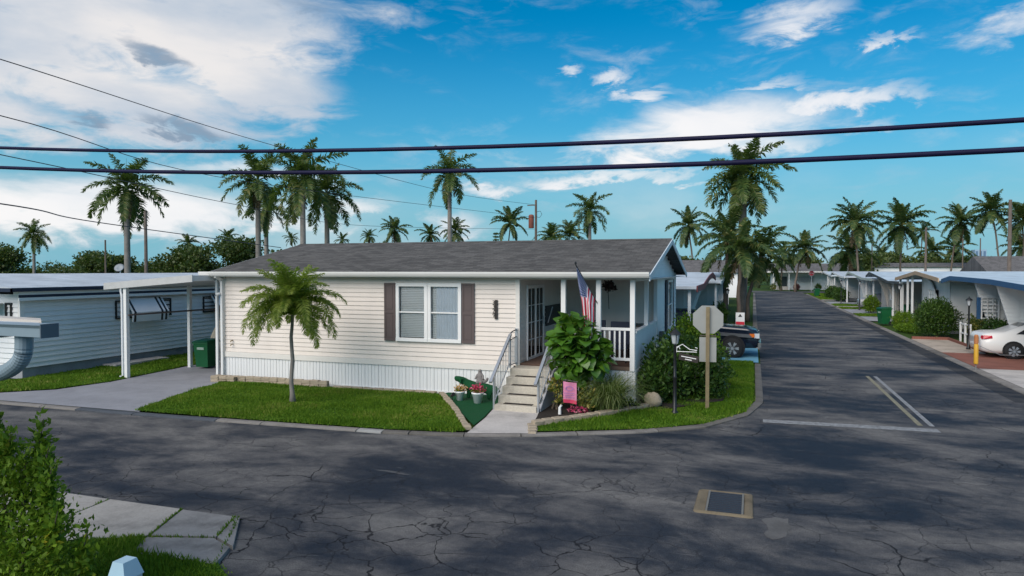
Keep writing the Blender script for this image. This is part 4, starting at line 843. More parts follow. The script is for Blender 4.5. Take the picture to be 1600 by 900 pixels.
P_ = [
 ('royal_palm', 'small royal palm far left above the dark trees', 'royal', (-118.2, 84.5), 8.9, 3.0, LP, 18),
 ('royal_palm', 'large royal palm with thick pale trunk left of the carport', 'royal', (-50.9, 44.5), 9.7, 3.5, LP, 18),
 ('coconut_palm', 'small coconut palm over the carport roof', 'coco', (-156.8, 157.7), 11.5, 3.4, LP, 13),
 ('coconut_palm', 'small windblown coconut palm left of the roof end', 'coco', (-154.9, 171.6), 13.2, 3.6, LP, 13),
 ('royal_palm', 'leftmost royal palm of the trio rising behind the roof', 'royal', (-45.2, 54.2), 11.3, 3.4, BP, 17),
 ('royal_palm', 'slimmer royal palm half hidden behind the leftmost of the trio', 'royal', (-53.8, 65.9), 10.4, 3.2, BP, 15),
 ('royal_palm', 'tallest royal palm of the trio behind the roof', 'royal', (-37.9, 51.3), 10.9, 3.6, BP, 19),
 ('royal_palm', 'rightmost royal palm of the trio behind the roof', 'royal', (-38.9, 56.4), 9.9, 3.4, BP, 17),
 ('coconut_palm', 'round palm tuft over the ridge between royal palm trunks', 'coco', (-155.5, 203.8), 15.0, 3.2, BP, 12),
 ('coconut_palm', 'tiny palm tuft just above the ridge right of the trio', 'coco', (-151.3, 229.5), 15.0, 3.2, BP, 12),
 ('coconut_palm', 'leftmost coconut palm of the low group over the mid ridge', 'coco', (-113.1, 186.4), 14.3, 3.5, BP, 13),
 ('coconut_palm', 'second coconut palm of the low group over the mid ridge', 'coco', (-76.0, 136.1), 12.9, 3.7, BP, 14),
 ('coconut_palm', 'yellowish coconut palm against the white cumulus cloud', 'coco', (-77.9, 157.7), 12.8, 3.7, BP, 13),
 ('coconut_palm', 'coconut palm behind the trunk of the lone royal palm', 'coco', (-65.9, 146.5), 13.0, 3.7, BP, 14),
 ('royal_palm', 'lone royal palm rising over the middle of the roof', 'royal', (-31.5, 68.6), 13.0, 3.3, BP, 16),
 ('coconut_palm', 'coconut palm left of the transformer pole', 'coco', (-47.3, 132.8), 12.8, 3.9, BP, 15),
 ('feather_palm', 'bushy feather palm right of the transformer pole', 'areca', (-29.7, 102.7), 8.6, 3.0, BP, 20),
 ('feather_palm', 'taller bushy feather palm beside the dark royal palm', 'areca', (-25.1, 96.2), 8.6, 3.1, BP, 20),
 ('royal_palm', 'dark royal palm right of the transformer pole', 'royal', (-21.9, 95.1), 11.2, 3.2, BP, 17),
 ('coconut_palm', 'coconut palm over the gable end of the cream house', 'coco', (-10.7, 122.0), 11.2, 4.2, BP, 16),
 ('coconut_palm', 'short coconut palm left of the far stop sign', 'coco', (4.9, 128.0), 5.9, 3.0, RP, 15),
 ('coconut_palm', 'coconut palm with thick trunk at the end of the street', 'coco', (8.0, 122.6), 7.3, 4.1, RP, 17),
 ('coconut_palm', 'tall coconut palm above the middle of the right row', 'coco', (14.3, 113.1), 10.2, 4.5, RP, 18),
 ('coconut_palm', 'drooping yellow green coconut palm below the tall one', 'coco', (14.8, 123.3), 6.6, 4.4, RP, 16),
 ('coconut_palm', 'broad coconut palm with paired trunk in the right middle', 'coco', (21.7, 120.9), 10.7, 4.6, RP, 18),
 ('coconut_palm', 'small palm crown beside the dark pole on the right', 'coco', (40.0, 195.3), 13.0, 3.3, RP, 11),
 ('coconut_palm', 'low coconut palm at the left of the right hand thicket', 'coco', (36.3, 169.6), 7.5, 4.0, RP, 15),
 ('coconut_palm', 'low coconut palm left of the leaning trunk', 'coco', (41.2, 171.3), 8.0, 4.0, RP, 15),
 ('coconut_palm', 'leaning coconut palm over the grey gabled house', 'coco', (36.0, 146.5), 12.4, 4.2, RP, 17),
 ('coconut_palm', 'highest coconut palm left of the big utility pole', 'coco', (38.8, 139.6), 13.6, 4.3, RP, 17),
 ('coconut_palm', 'coconut palm behind the big utility pole at the right edge', 'coco', (44.0, 141.4), 12.0, 4.4, RP, 17),
 ('coconut_palm', 'low brownish coconut palm at the right edge', 'coco', (53.3, 172.5), 8.3, 4.0, RP, 14),
 ('coconut_palm', 'low coconut palm between the two tall ones on the right', 'coco', (32.1, 203.8), 7.4, 3.8, RP, 12),
]
for k, (nm, lb, sp, b_, zc, Rr, g, n) in enumerate(P_):
    lean = (1.6, 0) if 'leaning' in lb else (random.uniform(-1.6, 1.6), random.uniform(-1, 1)) if sp == 'coco' else (0, 0)
    palm(nm, lb, sp, (b_[0]-lean[0], b_[1]-lean[1]), zc*random.uniform(.97, 1.04), Rr*random.uniform(.93, 1.1), g, lean, n+2 if sp == 'royal' else n+5, k, tw={'royal': .25, 'coco': .19}.get(sp))
palm('royal_palm', 'tallest royal palm standing beside the left kerb of the street', 'royal', (-.75, 52), 9.4, 2.95, None, (0, 0), 32, 41, tw=.30)
SP = 'low palms round the street royal palm'
palm('coconut_palm', 'low palm left of the street royal palm trunk', 'coco', (-1.9, 50.3), 5.7, 2.9, SP, (.2, 0), 16, 42, tw=.16)
palm('coconut_palm', 'low palm directly in front of the street royal palm', 'coco', (-.9, 48.0), 4.9, 2.9, SP, (.1, 0), 18, 43, tw=.17)
palm('coconut_palm', 'low drooping palm right of the street royal palm', 'coco', (-.4, 51.0), 4.6, 2.8, SP, (.9, 0), 18, 44, tw=.15)
palm('date_palm', 'single feathery date palm on the front lawn', 'date', (-11.62, 15.2), 2.42, 1.56, None, (.02, 0), 60, 45, tw=.066)

# ------------------------------------------------------------------ leafy plants
def leaf_cloud(n, lobes, size, seed, up=.3, shell=.55, aspect=.5, fold=.0):
    """n leaf rhombs through ellipsoid lobes [(cx,cy,cz,rx,ry,rz)]; mostly near the outside"""
    rg = np.random.default_rng(seed); w = np.array([l[3]*l[4]*l[5] for l in lobes])**.67; k = rg.choice(len(lobes), n, p=w/w.sum()); Lb = np.array(lobes)[k]
    d = rg.normal(size=(n, 3)); d /= np.linalg.norm(d, axis=1, keepdims=True); r = (shell + (1-shell)*rg.random(n))[:, None]*(.86+.28*rg.random(n))[:, None]
    bumpy = 1+.13*np.sin(d[:, :1]*7+k[:, None])*np.cos(d[:, 1:2]*6+2*k[:, None])+.10*np.sin(d[:, 2:3]*9+k[:, None]); c = Lb[:, :3] + d*r*Lb[:, 3:]*bumpy
    a = d*.6 + rg.normal(size=(n, 3))*.55; a[:, 2] += up; a /= np.linalg.norm(a, axis=1, keepdims=True)
    b = np.cross(a, rg.normal(size=(n, 3))); b /= np.linalg.norm(b, axis=1, keepdims=True); s = size*rg.uniform(.65, 1.25, n)[:, None]
    nrm = np.cross(a, b); V = np.stack([c-a*s*.5, c+b*s*aspect*.5+nrm*s*.06, c+a*s*.5-nrm*s*.05, c-b*s*aspect*.5+nrm*s*.06], 1).reshape(-1, 3)
    ok = V.reshape(-1, 4, 3)[:, :, 2].min(1) > .01; return V.reshape(-1, 4, 3)[ok].reshape(-1, 3)
def bush(name, label, loc, lobes, n, size, mat, seed, cat='bush', group=None, aspect=.5, stems=3, sh=.55, up=.3):
    t = thing(name, label, cat, loc, group); V = leaf_cloud(n, lobes, size, seed, up, sh, aspect)
    link_mesh('foliage', np_mesh('foliage', V, np.arange(len(V)).reshape(-1, 4), mat), t)
    mb = MB(); rg = random.Random(seed)
    for k in range(stems):
        l = lobes[k % len(lobes)]; mb.tube([(rg.uniform(-.1, .1), rg.uniform(-.1, .1), 0), (l[0]*.5, l[1]*.5, l[2]*.5), (l[0], l[1], l[2]+l[5]*.4)], [.035, .025, .01], 6)
    mb.build('stem', barkm, None).parent = t
    t.children[-1].location = t.children[-1].location; return t
bush('corner_shrub', 'big dark green shrub beside the porch behind the lamp post', (-1.75, 19.6, .05), [(-.55, -.6, .75, .75, .85, .85), (.35, .2, .65, .85, .95, .78), (-.3, 1.0, .9, .7, 1.0, .9), (.5, 1.5, .6, .65, .9, .7), (-.75, -1.2, .55, .5, .6, .6)], 9000, .14, bushdark, 5, 'shrub', stems=5)
bush('corner_shrub', 'brighter green shrub by the gable window behind the big shrub', (-1.9, 22.4, .05), [(0, 0, 1.35, .75, .8, .8), (.3, .6, .9, .8, .8, .8)], 4200, .12, bushgreen, 6, 'shrub')
bush('foreground_bush', 'leafy yellow green bush in the near left corner', (-7.1, 4.85, 0), [(.25, -.1, .70, .60, .6, .62), (-.35, .1, 1.15, .60, .6, .50), (-.85, .25, 1.55, .40, .4, .40), (.45, -.35, .35, .6, .55, .45), (-.9, -.3, 1.0, .6, .6, .8), (-.15, .20, 1.42, .22, .2, .34), (.35, .1, 1.05, .22, .2, .30)], 15000, .066, bushgreen, 8, 'bush', stems=6, sh=.30)
fb = bpy.data.objects.get('foreground_bush')
for k, (dx_, dy_, z0, z1) in enumerate([(.0, .30, 1.45, 2.02), (.45, .05, 1.15, 1.62), (.85, .1, .45, .98), (-.75, .3, 1.75, 2.10), (.72, -.1, .8, 1.25), (-.35, .2, 1.5, 1.85), (.2, .2, 1.2, 1.75)]):
    mb = MB().tube([(dx_-.15, dy_, z0), (dx_, dy_, z1)], [.012, .004], 5); o = mb.build('twig', barkm, None); o.parent = fb
    V = leaf_cloud(220, [(dx_-.06, dy_, (z0+z1)/2, .13, .12, (z1-z0)/2+.06)], .085, 50+k, .5, .2); o2 = link_mesh('foliage', np_mesh('foliage', V, np.arange(len(V)).reshape(-1, 4), bushgreen), fb)
# fiddle leaf fig: every large leaf is its own piece
fig = thing('fiddle_leaf_fig', 'bushy fiddle leaf fig with large glossy leaves right of the steps', 'shrub', (-4.13, 16.85, .05))
def fig_leaf():
    mb = MB(); n = 6; prof = [.08, .55, .66, .95, 1.12, .85, 0]
    for k in range(n+1):
        u = k/n; z = .10*math.sin(u*2.6)-.14*u*u
        for sd in (-1, 0, 1): mb.v.append((u*.30, sd*prof[k]*.125, z+abs(sd)*.035*math.sin(u*3.1)))
    for k in range(n):
        for j in (0, 1): a = k*3+j; mb.f.append((a, a+3, a+4, a+1)); mb.mi.append(0)
    return mb.mesh('fig_leaf', figleaf, True)
fl = fig_leaf(); rg = random.Random(4)
for k in range(290):
    while True:
        d = Vector((rg.gauss(0, 1), rg.gauss(0, 1), rg.gauss(0, 1))).normalized()
        if d.y < .75: break
    r = rg.uniform(.74, 1.16); c = Vector((d.x*.60*r, d.y*.50*r, 1.46+d.z*(.78-.42*max(0, d.x+.15))*r + .08*math.sin(d.x*6) - .06*d.x))
    if c.z < .78: c.z += .3
    o = link_mesh('leaf', fl, fig, c); dd = (d*.8 + Vector((rg.gauss(0, .4), rg.gauss(0, .4), .45+rg.gauss(0, .3)))).normalized()
    o.rotation_euler = (dd.to_track_quat('X', 'Z') @ Euler((rg.uniform(-.9, .9), 0, 0)).to_quaternion()).to_euler(); s_ = rg.uniform(.7, 1.2); o.scale = (s_, s_, s_)
V = leaf_cloud(900, [(0, .05, 1.42, .48, .40, .56)], .20, 91, .2, .5, .6); tag(link_mesh('inner_foliage', np_mesh('inner_foliage', V, np.arange(len(V)).reshape(-1, 4), bushdark), fig), kind='stuff')
for k in range(5):
    an = k*1.25; o = MB().tube([(0, 0, 0), (.15*math.cos(an), .12*math.sin(an), .7), (.4*math.cos(an), .3*math.sin(an), 1.6)], [.035, .028, .012], 7).build('stem', barkm, None, True); o.parent = fig
# ornamental grass, crotons
def blades(name, label, loc, n, length, mat, seed, cat, spread=1.):
    t = thing(name, label, cat, loc); rg = np.random.default_rng(seed); an = rg.uniform(0, 2*np.pi, n); L_ = length*rg.uniform(.7, 1.15, n); e0 = R(88)-rg.random(n)*R(35); K = 6; V = np.zeros((n, K+1, 2, 3)); p = np.zeros((n, 3)); p[:, :2] = rg.normal(0, .07, (n, 2))*spread
    for k in range(K+1):
        w = .015*(1-k/K*.92); V[:, k, 0] = p + np.stack([-np.sin(an)*w, np.cos(an)*w, 0*an], 1); V[:, k, 1] = p - np.stack([-np.sin(an)*w, np.cos(an)*w, 0*an], 1)
        e = e0 - (k/K)**1.3*R(125)*rg.uniform(.8, 1.1, n); p = p + np.stack([np.cos(an)*np.cos(e), np.sin(an)*np.cos(e), np.sin(e)], 1)*(L_/K)[:, None]
    V[..., 2] = np.maximum(V[..., 2], .01); idx = np.arange(n*(K+1)*2).reshape(n, K+1, 2); F = np.stack([idx[:, :-1, 0], idx[:, :-1, 1], idx[:, 1:, 1], idx[:, 1:, 0]], -1).reshape(-1, 4)
    link_mesh('blades', np_mesh('blades', V.reshape(-1, 3), F, mat), t); return t
blades('ornamental_grass', 'tall arching ornamental grass under the porch railing', (-3.38, 16.85, .06), 760, 1.45, ornl, 3, 'grass plant', 1.6)
bush('croton', 'yellow green croton behind the pink garden flag', (-3.85, 16.55, .05), [(0, 0, .38, .28, .25, .30)], 420, .13, crotonl, 11, 'plant', aspect=.4)
bush('croton', 'yellow croton against the step cheek wall', (-4.72, 16.75, .05), [(0, 0, .62, .25, .22, .2), (.1, 0, .4, .22, .2, .3)], 380, .12, crotonl, 12, 'plant', aspect=.4)
bush('bedding_plant', 'small red flowered bedding plants at the foot of the garden flag', (-4.05, 16.35, .05), [(0, 0, .10, .30, .13, .10)], 130, .07, petal_pink, 13, 'plant')
for k, (x, y, lb) in enumerate([(-2.95, 17.35, 'low dark ground plant left of the boulder'), (-3.95, 17.0, 'low dark ground plant under the fig')]): bush('ground_plant', lb, (x, y, .05), [(0, 0, .12, .3, .25, .14)], 260, .09, bushdark, 20+k, 'plant')

# ------------------------------------------------------------------ stone edging
def stones(label, pts, step, courses, h=.10, d=.15, z=.03, jit=.012):
    t = thing('stone_edging', label, 'edging', (pts[0][0], pts[0][1], 0)); rg = random.Random(len(label))
    for c in range(courses):
        rs = resample(pts, step) 
        for a, b in zip(rs, rs[1:]):
            m = (a+b)/2; an = math.atan2(b.y-a.y, b.x-a.x); L_ = (b-a).length-.012; w = L_/2; dd = d/2*rg.uniform(.85, 1.1); hh = h*rg.uniform(.9, 1.1); e = .02
            vs = [(-w, -dd, 0), (w, -dd, 0), (w, dd, 0), (-w, dd, 0), (-w, -dd, hh-e), (w, -dd, hh-e), (w, dd, hh-e), (-w, dd, hh-e), (-w+e, -dd+e, hh), (w-e, -dd+e, hh), (w-e, dd-e, hh), (-w+e, dd-e, hh)]
            vs = [(x+rg.uniform(-jit, jit), y+rg.uniform(-jit, jit), zz+rg.uniform(-jit, jit)*.6) for x, y, zz in vs]; C_, S_ = math.cos(an+rg.uniform(-.05, .05)), math.sin(an)
            mb = MB().add([(m.x+x*C_-y*S_, m.y+x*S_+y*C_, z+c*h+zz) for x, y, zz in vs], [(0, 3, 2, 1), (8, 9, 10, 11), (0, 1, 5, 4), (1, 2, 6, 5), (2, 3, 7, 6), (3, 0, 4, 7), (4, 5, 9, 8), (5, 6, 10, 9), (6, 7, 11, 10), (7, 4, 8, 11)])
            mb.build('stone', stone, t)
    return t
stones('double course of tan edging stones along the left skirting', [(-16.35, 17.55), (-12.0, 17.62)], .30, 2)
stones('three stacked stones at the house corner by the driveway', [(-16.35, 17.38), (-15.2, 17.42)], .30, 2)
stones('low line of edging stones along the right skirting', [(-12.0, 17.66), (-8.45, 17.78)], .34, 1, .07)
stones('slanting row of stones between lawn and green turf', [(-8.42, 17.72), (-7.3, 16.1), (-5.95, 13.9)], .30, 1, .09, .16)
stones('curved block edging round the bed right of the walk', [(-4.72, 14.78), (-4.15, 15.42), (-3.55, 16.15), (-3.0, 16.95), (-2.58, 17.62), (-2.38, 18.3), (-2.32, 19.0)], .26, 1, .13, .2)
stones('short row of flat stones on the right of the walk', [(-4.50, 14.05), (-4.62, 14.5), (-4.8, 14.95)], .22, 1, .06, .2)
bl = MB(); rg = random.Random(2)
for i in range(7):
    for j in range(10):
        th, ph = math.pi*i/6, 2*math.pi*j/10; r = 1+rg.uniform(-.12, .12); bl.v.append((-2.42+.24*r*math.sin(th)*math.cos(ph), 17.85+.22*r*math.sin(th)*math.sin(ph), .23+.20*r*math.cos(th)))
for i in range(6):
    for j in range(10): bl.f.append((i*10+j, (i+1)*10+j, (i+1)*10+(j+1) % 10, i*10+(j+1) % 10)); bl.mi.append(0)
tag(bl.build('boulder', stone, None, True), 'rounded tan boulder at the end of the curved edging', 'rock')

# ------------------------------------------------------------------ garden things
dog = thing('dog_topiary', 'green turf covered dog figure lying beside the steps', 'topiary', (-7.0, 17.3, .06))
def skin_obj(name, joints, edges, mat, parent, sub=2):
    me = bpy.data.meshes.new(name); me.from_pydata([j[0] for j in joints], edges, []); o = link_mesh(name, me, parent, -wloc(parent) if parent else None)
    md = o.modifiers.new('skin', 'SKIN'); sv = me.skin_vertices[0].data
    for i, j in enumerate(joints): sv[i].radius = (j[1], j[1]); sv[i].use_root = (i == 0)
    s2 = o.modifiers.new('sub', 'SUBSURF'); s2.levels = s2.render_levels = sub; me.materials.append(mat); return o
J = [((-7.02, 17.3, .36), .15), ((-7.28, 17.28, .40), .16), ((-7.48, 17.25, .52), .10), ((-7.58, 17.22, .64), .11), ((-7.76, 17.18, .60), .07), ((-6.72, 17.32, .36), .15), ((-6.60, 17.34, .36), .08), ((-6.48, 17.36, .28), .035),
     ((-7.34, 17.20, .20), .06), ((-7.34, 17.18, .08), .05), ((-7.22, 17.40, .20), .06), ((-7.22, 17.42, .08), .05), ((-6.74, 17.22, .2), .06), ((-6.74, 17.2, .08), .05), ((-6.66, 17.44, .2), .06), ((-6.66, 17.45, .08), .05), ((-7.54, 17.10, .60), .035), ((-7.52, 17.06, .48), .03), ((-7.52, 17.34, .60), .035), ((-7.5, 17.38, .48), .03)]
skin_obj('body', J, [(0, 1), (1, 2), (2, 3), (3, 4), (0, 5), (5, 6), (6, 7), (1, 8), (8, 9), (1, 10), (10, 11), (5, 12), (12, 13), (5, 14), (14, 15), (3, 16), (16, 17), (3, 18), (18, 19)], turf, dog)
st = thing('garden_statue', 'small grey seated garden statue on the back of the turf dog', 'statue', (-7.06, 17.35, .5)); stm = M('grey_statue', (.20, .185, .18), .8, .25, 12)
J = [((-7.06, 17.35, .52), .085), ((-7.06, 17.35, .64), .085), ((-7.06, 17.35, .74), .06), ((-7.06, 17.35, .80), .035), ((-7.06, 17.34, .88), .062), ((-7.15, 17.33, .70), .035), ((-7.17, 17.26, .60), .028), ((-6.97, 17.33, .70), .035), ((-6.94, 17.26, .60), .028), ((-7.13, 17.22, .53), .045), ((-6.98, 17.22, .53), .045), ((-6.86, 17.32, .56), .04), ((-6.82, 17.32, .66), .035)]
skin_obj('figure', J, [(0, 1), (1, 2), (2, 3), (3, 4), (2, 5), (5, 6), (2, 7), (7, 8), (0, 9), (0, 10), (0, 11), (11, 12)], stm, st)
MB().tube([(-7.06, 17.29, .62), (-7.06, 17.275, .62)], .035, 10).build('bowl', white, st)
def pot(label, x, y, s, mt, seed):
    t = thing('flower_pot', label, 'flower pot', (x, y, .06)); MB().lathe([(.085*s, 0), (.13*s, .21*s), (.145*s, .215*s), (.145*s, .25*s), (.125*s, .25*s), (.11*s, .20*s)], (x, y, .06), 16).build('pot', whitev, t, True)
    V = leaf_cloud(170, [(0, 0, .32*s, .19*s, .17*s, .11*s)], .055*s, seed, .3, .4, .8); tag(link_mesh('flowers', np_mesh('flowers', V, np.arange(len(V)).reshape(-1, 4), mt), t), kind='stuff')
    V = leaf_cloud(110, [(0, 0, .28*s, .15*s, .15*s, .07*s)], .07*s, seed+1, .3, .3); link_mesh('leaves', np_mesh('leaves', V, np.arange(len(V)).reshape(-1, 4), bushgreen), t)
pot('white pot of orange and white flowers before the dog figure', -7.50, 16.98, 1.0, petal_or, 31); pot('white pot overflowing with pink flowers before the dog figure', -6.90, 16.78, 1.15, petal_pink, 33)
sp_ = thing('garden_spotlight', 'small black spotlight staked in the green turf', 'light', (-7.66, 16.82, .06)); MB().tube([(-7.66, 16.82, .05), (-7.66, 16.82, .2)], .012, 6).build('stake', blackm, sp_); MB().tube([(-7.70, 16.84, .19), (-7.60, 16.78, .25)], [.035, .055], 10).build('lamp_head', blackm, sp_)
gf = thing('garden_flag', 'pink garden flag on a curved stand in the flower bed', 'flag', (-4.36, 16.22, .05))
MB().tube([(-4.42, 16.22, .05), (-4.42, 16.22, .30), (-4.40, 16.22, .86), (-4.36, 16.22, .90), (-4.02, 16.22, .86)], .012, 6).build('stand', blackm, gf); MB().tube([(-4.46, 16.15, .05), (-4.46, 16.15, .22), (-4.42, 16.15, .28)], [.04, .035, .03], 10).build('solar_light', white, gf)
g = MB()
for i in range(8):
    for j in range(6):
        def P(u, v): return (-4.385+u*.33+.01*v, 16.20-.025*math.sin(u*5+v*2), .865-v*.52-.03*u)
        g.quad(P(i/8, (j+1)/6), P((i+1)/8, (j+1)/6), P((i+1)/8, j/6), P(i/8, j/6), 1 if j == 5 else 0)
cl = g.build('flag_cloth', [pinkflag, M('red_hem', (.6, .05, .12), .85)], gf)
ring = MB(); 
for k in range(20):
    a0, a1 = 2*math.pi*k/20, 2*math.pi*(k+1)/20; f = lambda a, r: (-4.22+.10*r*math.cos(a), 16.165, .70+.055*r*math.sin(a)); ring.quad(f(a0, .8), f(a1, .8), f(a1, 1), f(a0, 1))
for k in range(3): ring.quad((-4.36+.02*k, 16.165, .58-.05*k), (-4.09, 16.165, .575-.05*k), (-4.09, 16.165, .585-.05*k), (-4.36+.02*k, 16.165, .59-.05*k))
ring.build('flag_print', purple, gf)

# flag of stripes and stars hanging from an angled pole on the porch post
fg = thing('flag', 'striped star spangled flag hanging limp from an angled pole on the porch', 'flag', (-3.93, 17.9, 2.6))
tip = Vector((-4.22, 16.75, 3.74)); basep = Vector((-3.92, 17.93, 2.72))
MB().tube([basep, tip], .014, 8).build('pole', blackm, fg); MB().lathe([(.0, 0), (.03, .02), (.03, .05), (.0, .08)], tuple(tip), 8).build('finial', blackm, fg)
b = NB('flag_cloth'); uv = b.n('ShaderNodeUVMap'); sx_ = b.n('ShaderNodeSeparateXYZ'); b.l(uv.outputs[0], sx_.inputs[0]); U_, V_ = sx_.outputs[0], sx_.outputs[1]
strp = b.math('GREATER_THAN', b.math('FRACT', b.math('MULTIPLY', V_, 6.5)), .5); col_ = b.mix(strp, (.62, .035, .075), (.82, .80, .80))
cant = b.math('MULTIPLY', b.math('LESS_THAN', U_, .40), b.math('GREATER_THAN', V_, .46))
cu_, cv_ = b.math('SUBTRACT', b.math('FRACT', b.math('MULTIPLY', U_, 22.)), .5), b.math('SUBTRACT', b.math('FRACT', b.math('ADD', b.math('MULTIPLY', V_, 16.), b.math('MULTIPLY', b.math('FLOOR', b.math('MULTIPLY', U_, 22.)), .5))), .5)
dd_ = b.math('SQRT', b.math('ADD', b.math('MULTIPLY', cu_, cu_), b.math('MULTIPLY', cv_, cv_))); star = b.math('LESS_THAN', dd_, .27)
col_ = b.mix(cant, col_, b.mix(star, (.015, .035, .17), (.82, .82, .84))); b.col(col_).set(.85, 0, .1); flagm = b.m
me = bpy.data.meshes.new('flag_cloth'); NU, NV = 30, 16; vs = []; uvs = []
for i in range(NU+1):
    u = i/NU
    for j in range(NV+1):
        v = j/NV; top_ = basep.lerp(tip, .10+.86*v) ; gather = min(1, u*2.2)
        cx = -4.02 + .09*u; hx = top_.x*(1-gather) + (cx + (v-.5)*-.36*(1-.40*u))*gather; hy = top_.y*(1-gather) + (16.98 + .10*math.sin(v*13+u*2)*1.0 + (v-.5)*-.12)*gather
        hz = (top_.z*(1-gather*.82) + (3.42)*gather*.82) - u*1.46 + .10*gather*math.sin(v*3.) ; vs.append((hx, hy, hz)); uvs.append((u, v))
fs = [(i*(NV+1)+j, i*(NV+1)+j+1, (i+1)*(NV+1)+j+1, (i+1)*(NV+1)+j) for i in range(NU) for j in range(NV)]
vs = [(a-fg.location.x, b_-fg.location.y, c-fg.location.z) for a, b_, c in vs]; me.from_pydata(vs, [], fs); ul = me.uv_layers.new(name='UVMap')
for lp in me.loops: ul.data[lp.index].uv = uvs[lp.vertex_index]
me.materials.append(flagm); me.polygons.foreach_set('use_smooth', [True]*len(fs)); link_mesh('flag_cloth', me, fg)
# porch contents
ch = thing('porch_chair', 'dark padded chair behind the porch railing', 'chair', (-3.55, 19.2, 1.0))
B(-3.85, -3.30, 18.95, 19.5, 1.38, 1.50).build('seat', navy, ch); B(-3.85, -3.30, 19.42, 19.54, 1.50, 2.12).build('backrest', navy, ch)
for x_, y_ in ((-3.82, 18.98), (-3.36, 18.98), (-3.82, 19.46), (-3.36, 19.46)): B(x_, x_+.04, y_, y_+.04, 1.0, 1.38).build('leg', blackm, ch)
ch2 = copy_tree(ch); ch2.location = (-4.35, 19.6, 1.0); ch2['label'] = 'dark padded chair near the middle porch post'
tb = thing('porch_table', 'dark metal table on the porch by the corner post', 'table', (-3.3, 20.6, 1.0)); B(-3.75, -3.0, 20.2, 21.0, 1.92, 1.97).build('table_top', blackm, tb)
for x_, y_ in ((-3.72, 20.24), (-3.06, 20.24), (-3.72, 20.94), (-3.06, 20.94)): B(x_, x_+.03, y_, y_+.03, 1.0, 1.92).build('leg', blackm, tb)
sg = thing('porch_sign', 'black framed sign leaning on the porch siding beyond the glass door', 'sign', (-6.08, 21.2, 1.9)); B(-6.13, -6.09, 20.45, 22.15, 1.85, 2.48).build('panel', blackm, sg); MB().bar((-6.085, 20.6, 1.95), (-6.085, 21.1, 2.42), .05, .006).build('stripe', whitev, sg)
wr = thing('hanging_flower_basket', 'dark hanging dried flower bunch under the porch ceiling', 'ornament', (-4.0, 19.9, 2.9)); V = leaf_cloud(260, [(0, 0, .22, .24, .2, .17)], .11, 71, .2, .3); link_mesh('flowers', np_mesh('flowers', V, np.arange(len(V)).reshape(-1, 4), M('dried_flowers', (.05, .03, .03), .9, .4, 20)), wr)['kind'] = 'stuff'; MB().tube([(-4.0, 19.9, 2.45), (-4.03, 19.9, 3.02), (-4.03, 19.9, 3.40)], .012, 6).build('stem', blackm, wr)

# ------------------------------------------------------------------ lamps, signs
def lamp_post(label, x, y, h, group='black lamp posts', arms=0):
    t = thing('lamp_post', label, 'lamp post', (x, y, .04), group)
    MB().lathe([(.09, 0), (.09, .06), (.05, .10), (.045, .9), (.055, .92), (.04, .95), (.035, h-.36), (.05, h-.34)], (x, y, .04), 12).build('post', blackm, t, True)
    L_ = MB().lathe([(.05, 0), (.075, .02), (.11, .24), (.10, .25)], (x, y, .04+h-.34), 8).build('lamp_glass', lampglass, t)
    MB().lathe([(.15, 0), (.13, .03), (.05, .11), (.02, .13), (.02, .17), (.0, .18)], (x, y, .04+h-.10), 8).build('lamp_cap', blackm, t)
    for k in range(4):
        an = k*math.pi/2+.4; MB().tube([(x+.078*math.cos(an), y+.078*math.sin(an), .04+h-.32), (x+.118*math.cos(an), y+.118*math.sin(an), .04+h-.09)], .007, 4).build('cage_bar', blackm, t)
    return t
lp = lamp_post('black lamp post with hanging name board at the lawn corner', -1.80, 17.14, 2.08)
MB().tube([(-1.77, 17.14, 1.70), (-1.62, 17.14, 1.78), (-1.45, 17.14, 1.66), (-1.28, 17.14, 1.64), (-1.27, 17.14, 1.70), (-1.32, 17.14, 1.71)], .011, 6).tube([(-1.76, 17.14, 1.58), (-1.76, 17.14, 1.68), (-1.70, 17.14, 1.72), (-1.68, 17.14, 1.66)], .011, 6).tube([(-1.76, 17.14, 1.60), (-1.28, 17.14, 1.60)], .010, 6).build('scroll_bracket', white, lp)
nb = B(-1.72, -1.25, 17.13, 17.15, 1.37, 1.53).build('name_board', M('dark_name_board', (.03, .022, .02), .6), lp); nb.rotation_euler = (0, R(9), 0)
for k, (a, c) in enumerate(((-.18, .18), (-.08, .08))):
    o = B(-1.485+a, -1.485+c, 17.122, 17.128, 1.455-k*.055, 1.475-k*.055).build('board_mark', white, nb)
lamp_post('black lamp post before the dark shrubs left of the street', -1.61, 48.0, 2.3); lamp_post('black lamp post on the gravel by the white car', 9.16, 35.75, 2.3); lamp_post('black lamp post by the low hedge before the tan porch', 9.3, 52.0, 2.6)
lamp_post('black lamp post on the lawn before the tan sided home', 9.0, 68.0, 2.6); lamp_post('farthest lamp post on the right verge', 8.6, 78.0, 2.5)
ss = thing('stop_sign', 'grey back of a stop sign on a wooden post at the corner', 'sign', (-1.08, 18.05, .04))
B(-1.125, -1.035, 18.01, 18.10, .0, 2.66).build('post', wood, ss)
MB().prism([(-1.08+.405*math.cos(R(22.5+45*k)), 2.335+.385*math.sin(R(22.5+45*k))) for k in range(8)], 'y', 18.104, 18.11).build('octagon_plate', signgrey, ss)
B(-1.29, -.87, 18.104, 18.11, 1.25, 1.88).build('lower_plate', signgrey, ss); B(-1.28, -.88, 18.09, 18.103, 1.905, 1.94).build('cross_bar', M('dark_bracket', (.07, .06, .05), .7), ss)
fs_ = thing('stop_sign', 'red stop sign far down the street on the right', 'sign', (9.3, 126.0, 0)); B(9.26, 9.34, 126.0, 126.08, 0, 3.3).build('post', alum, fs_)
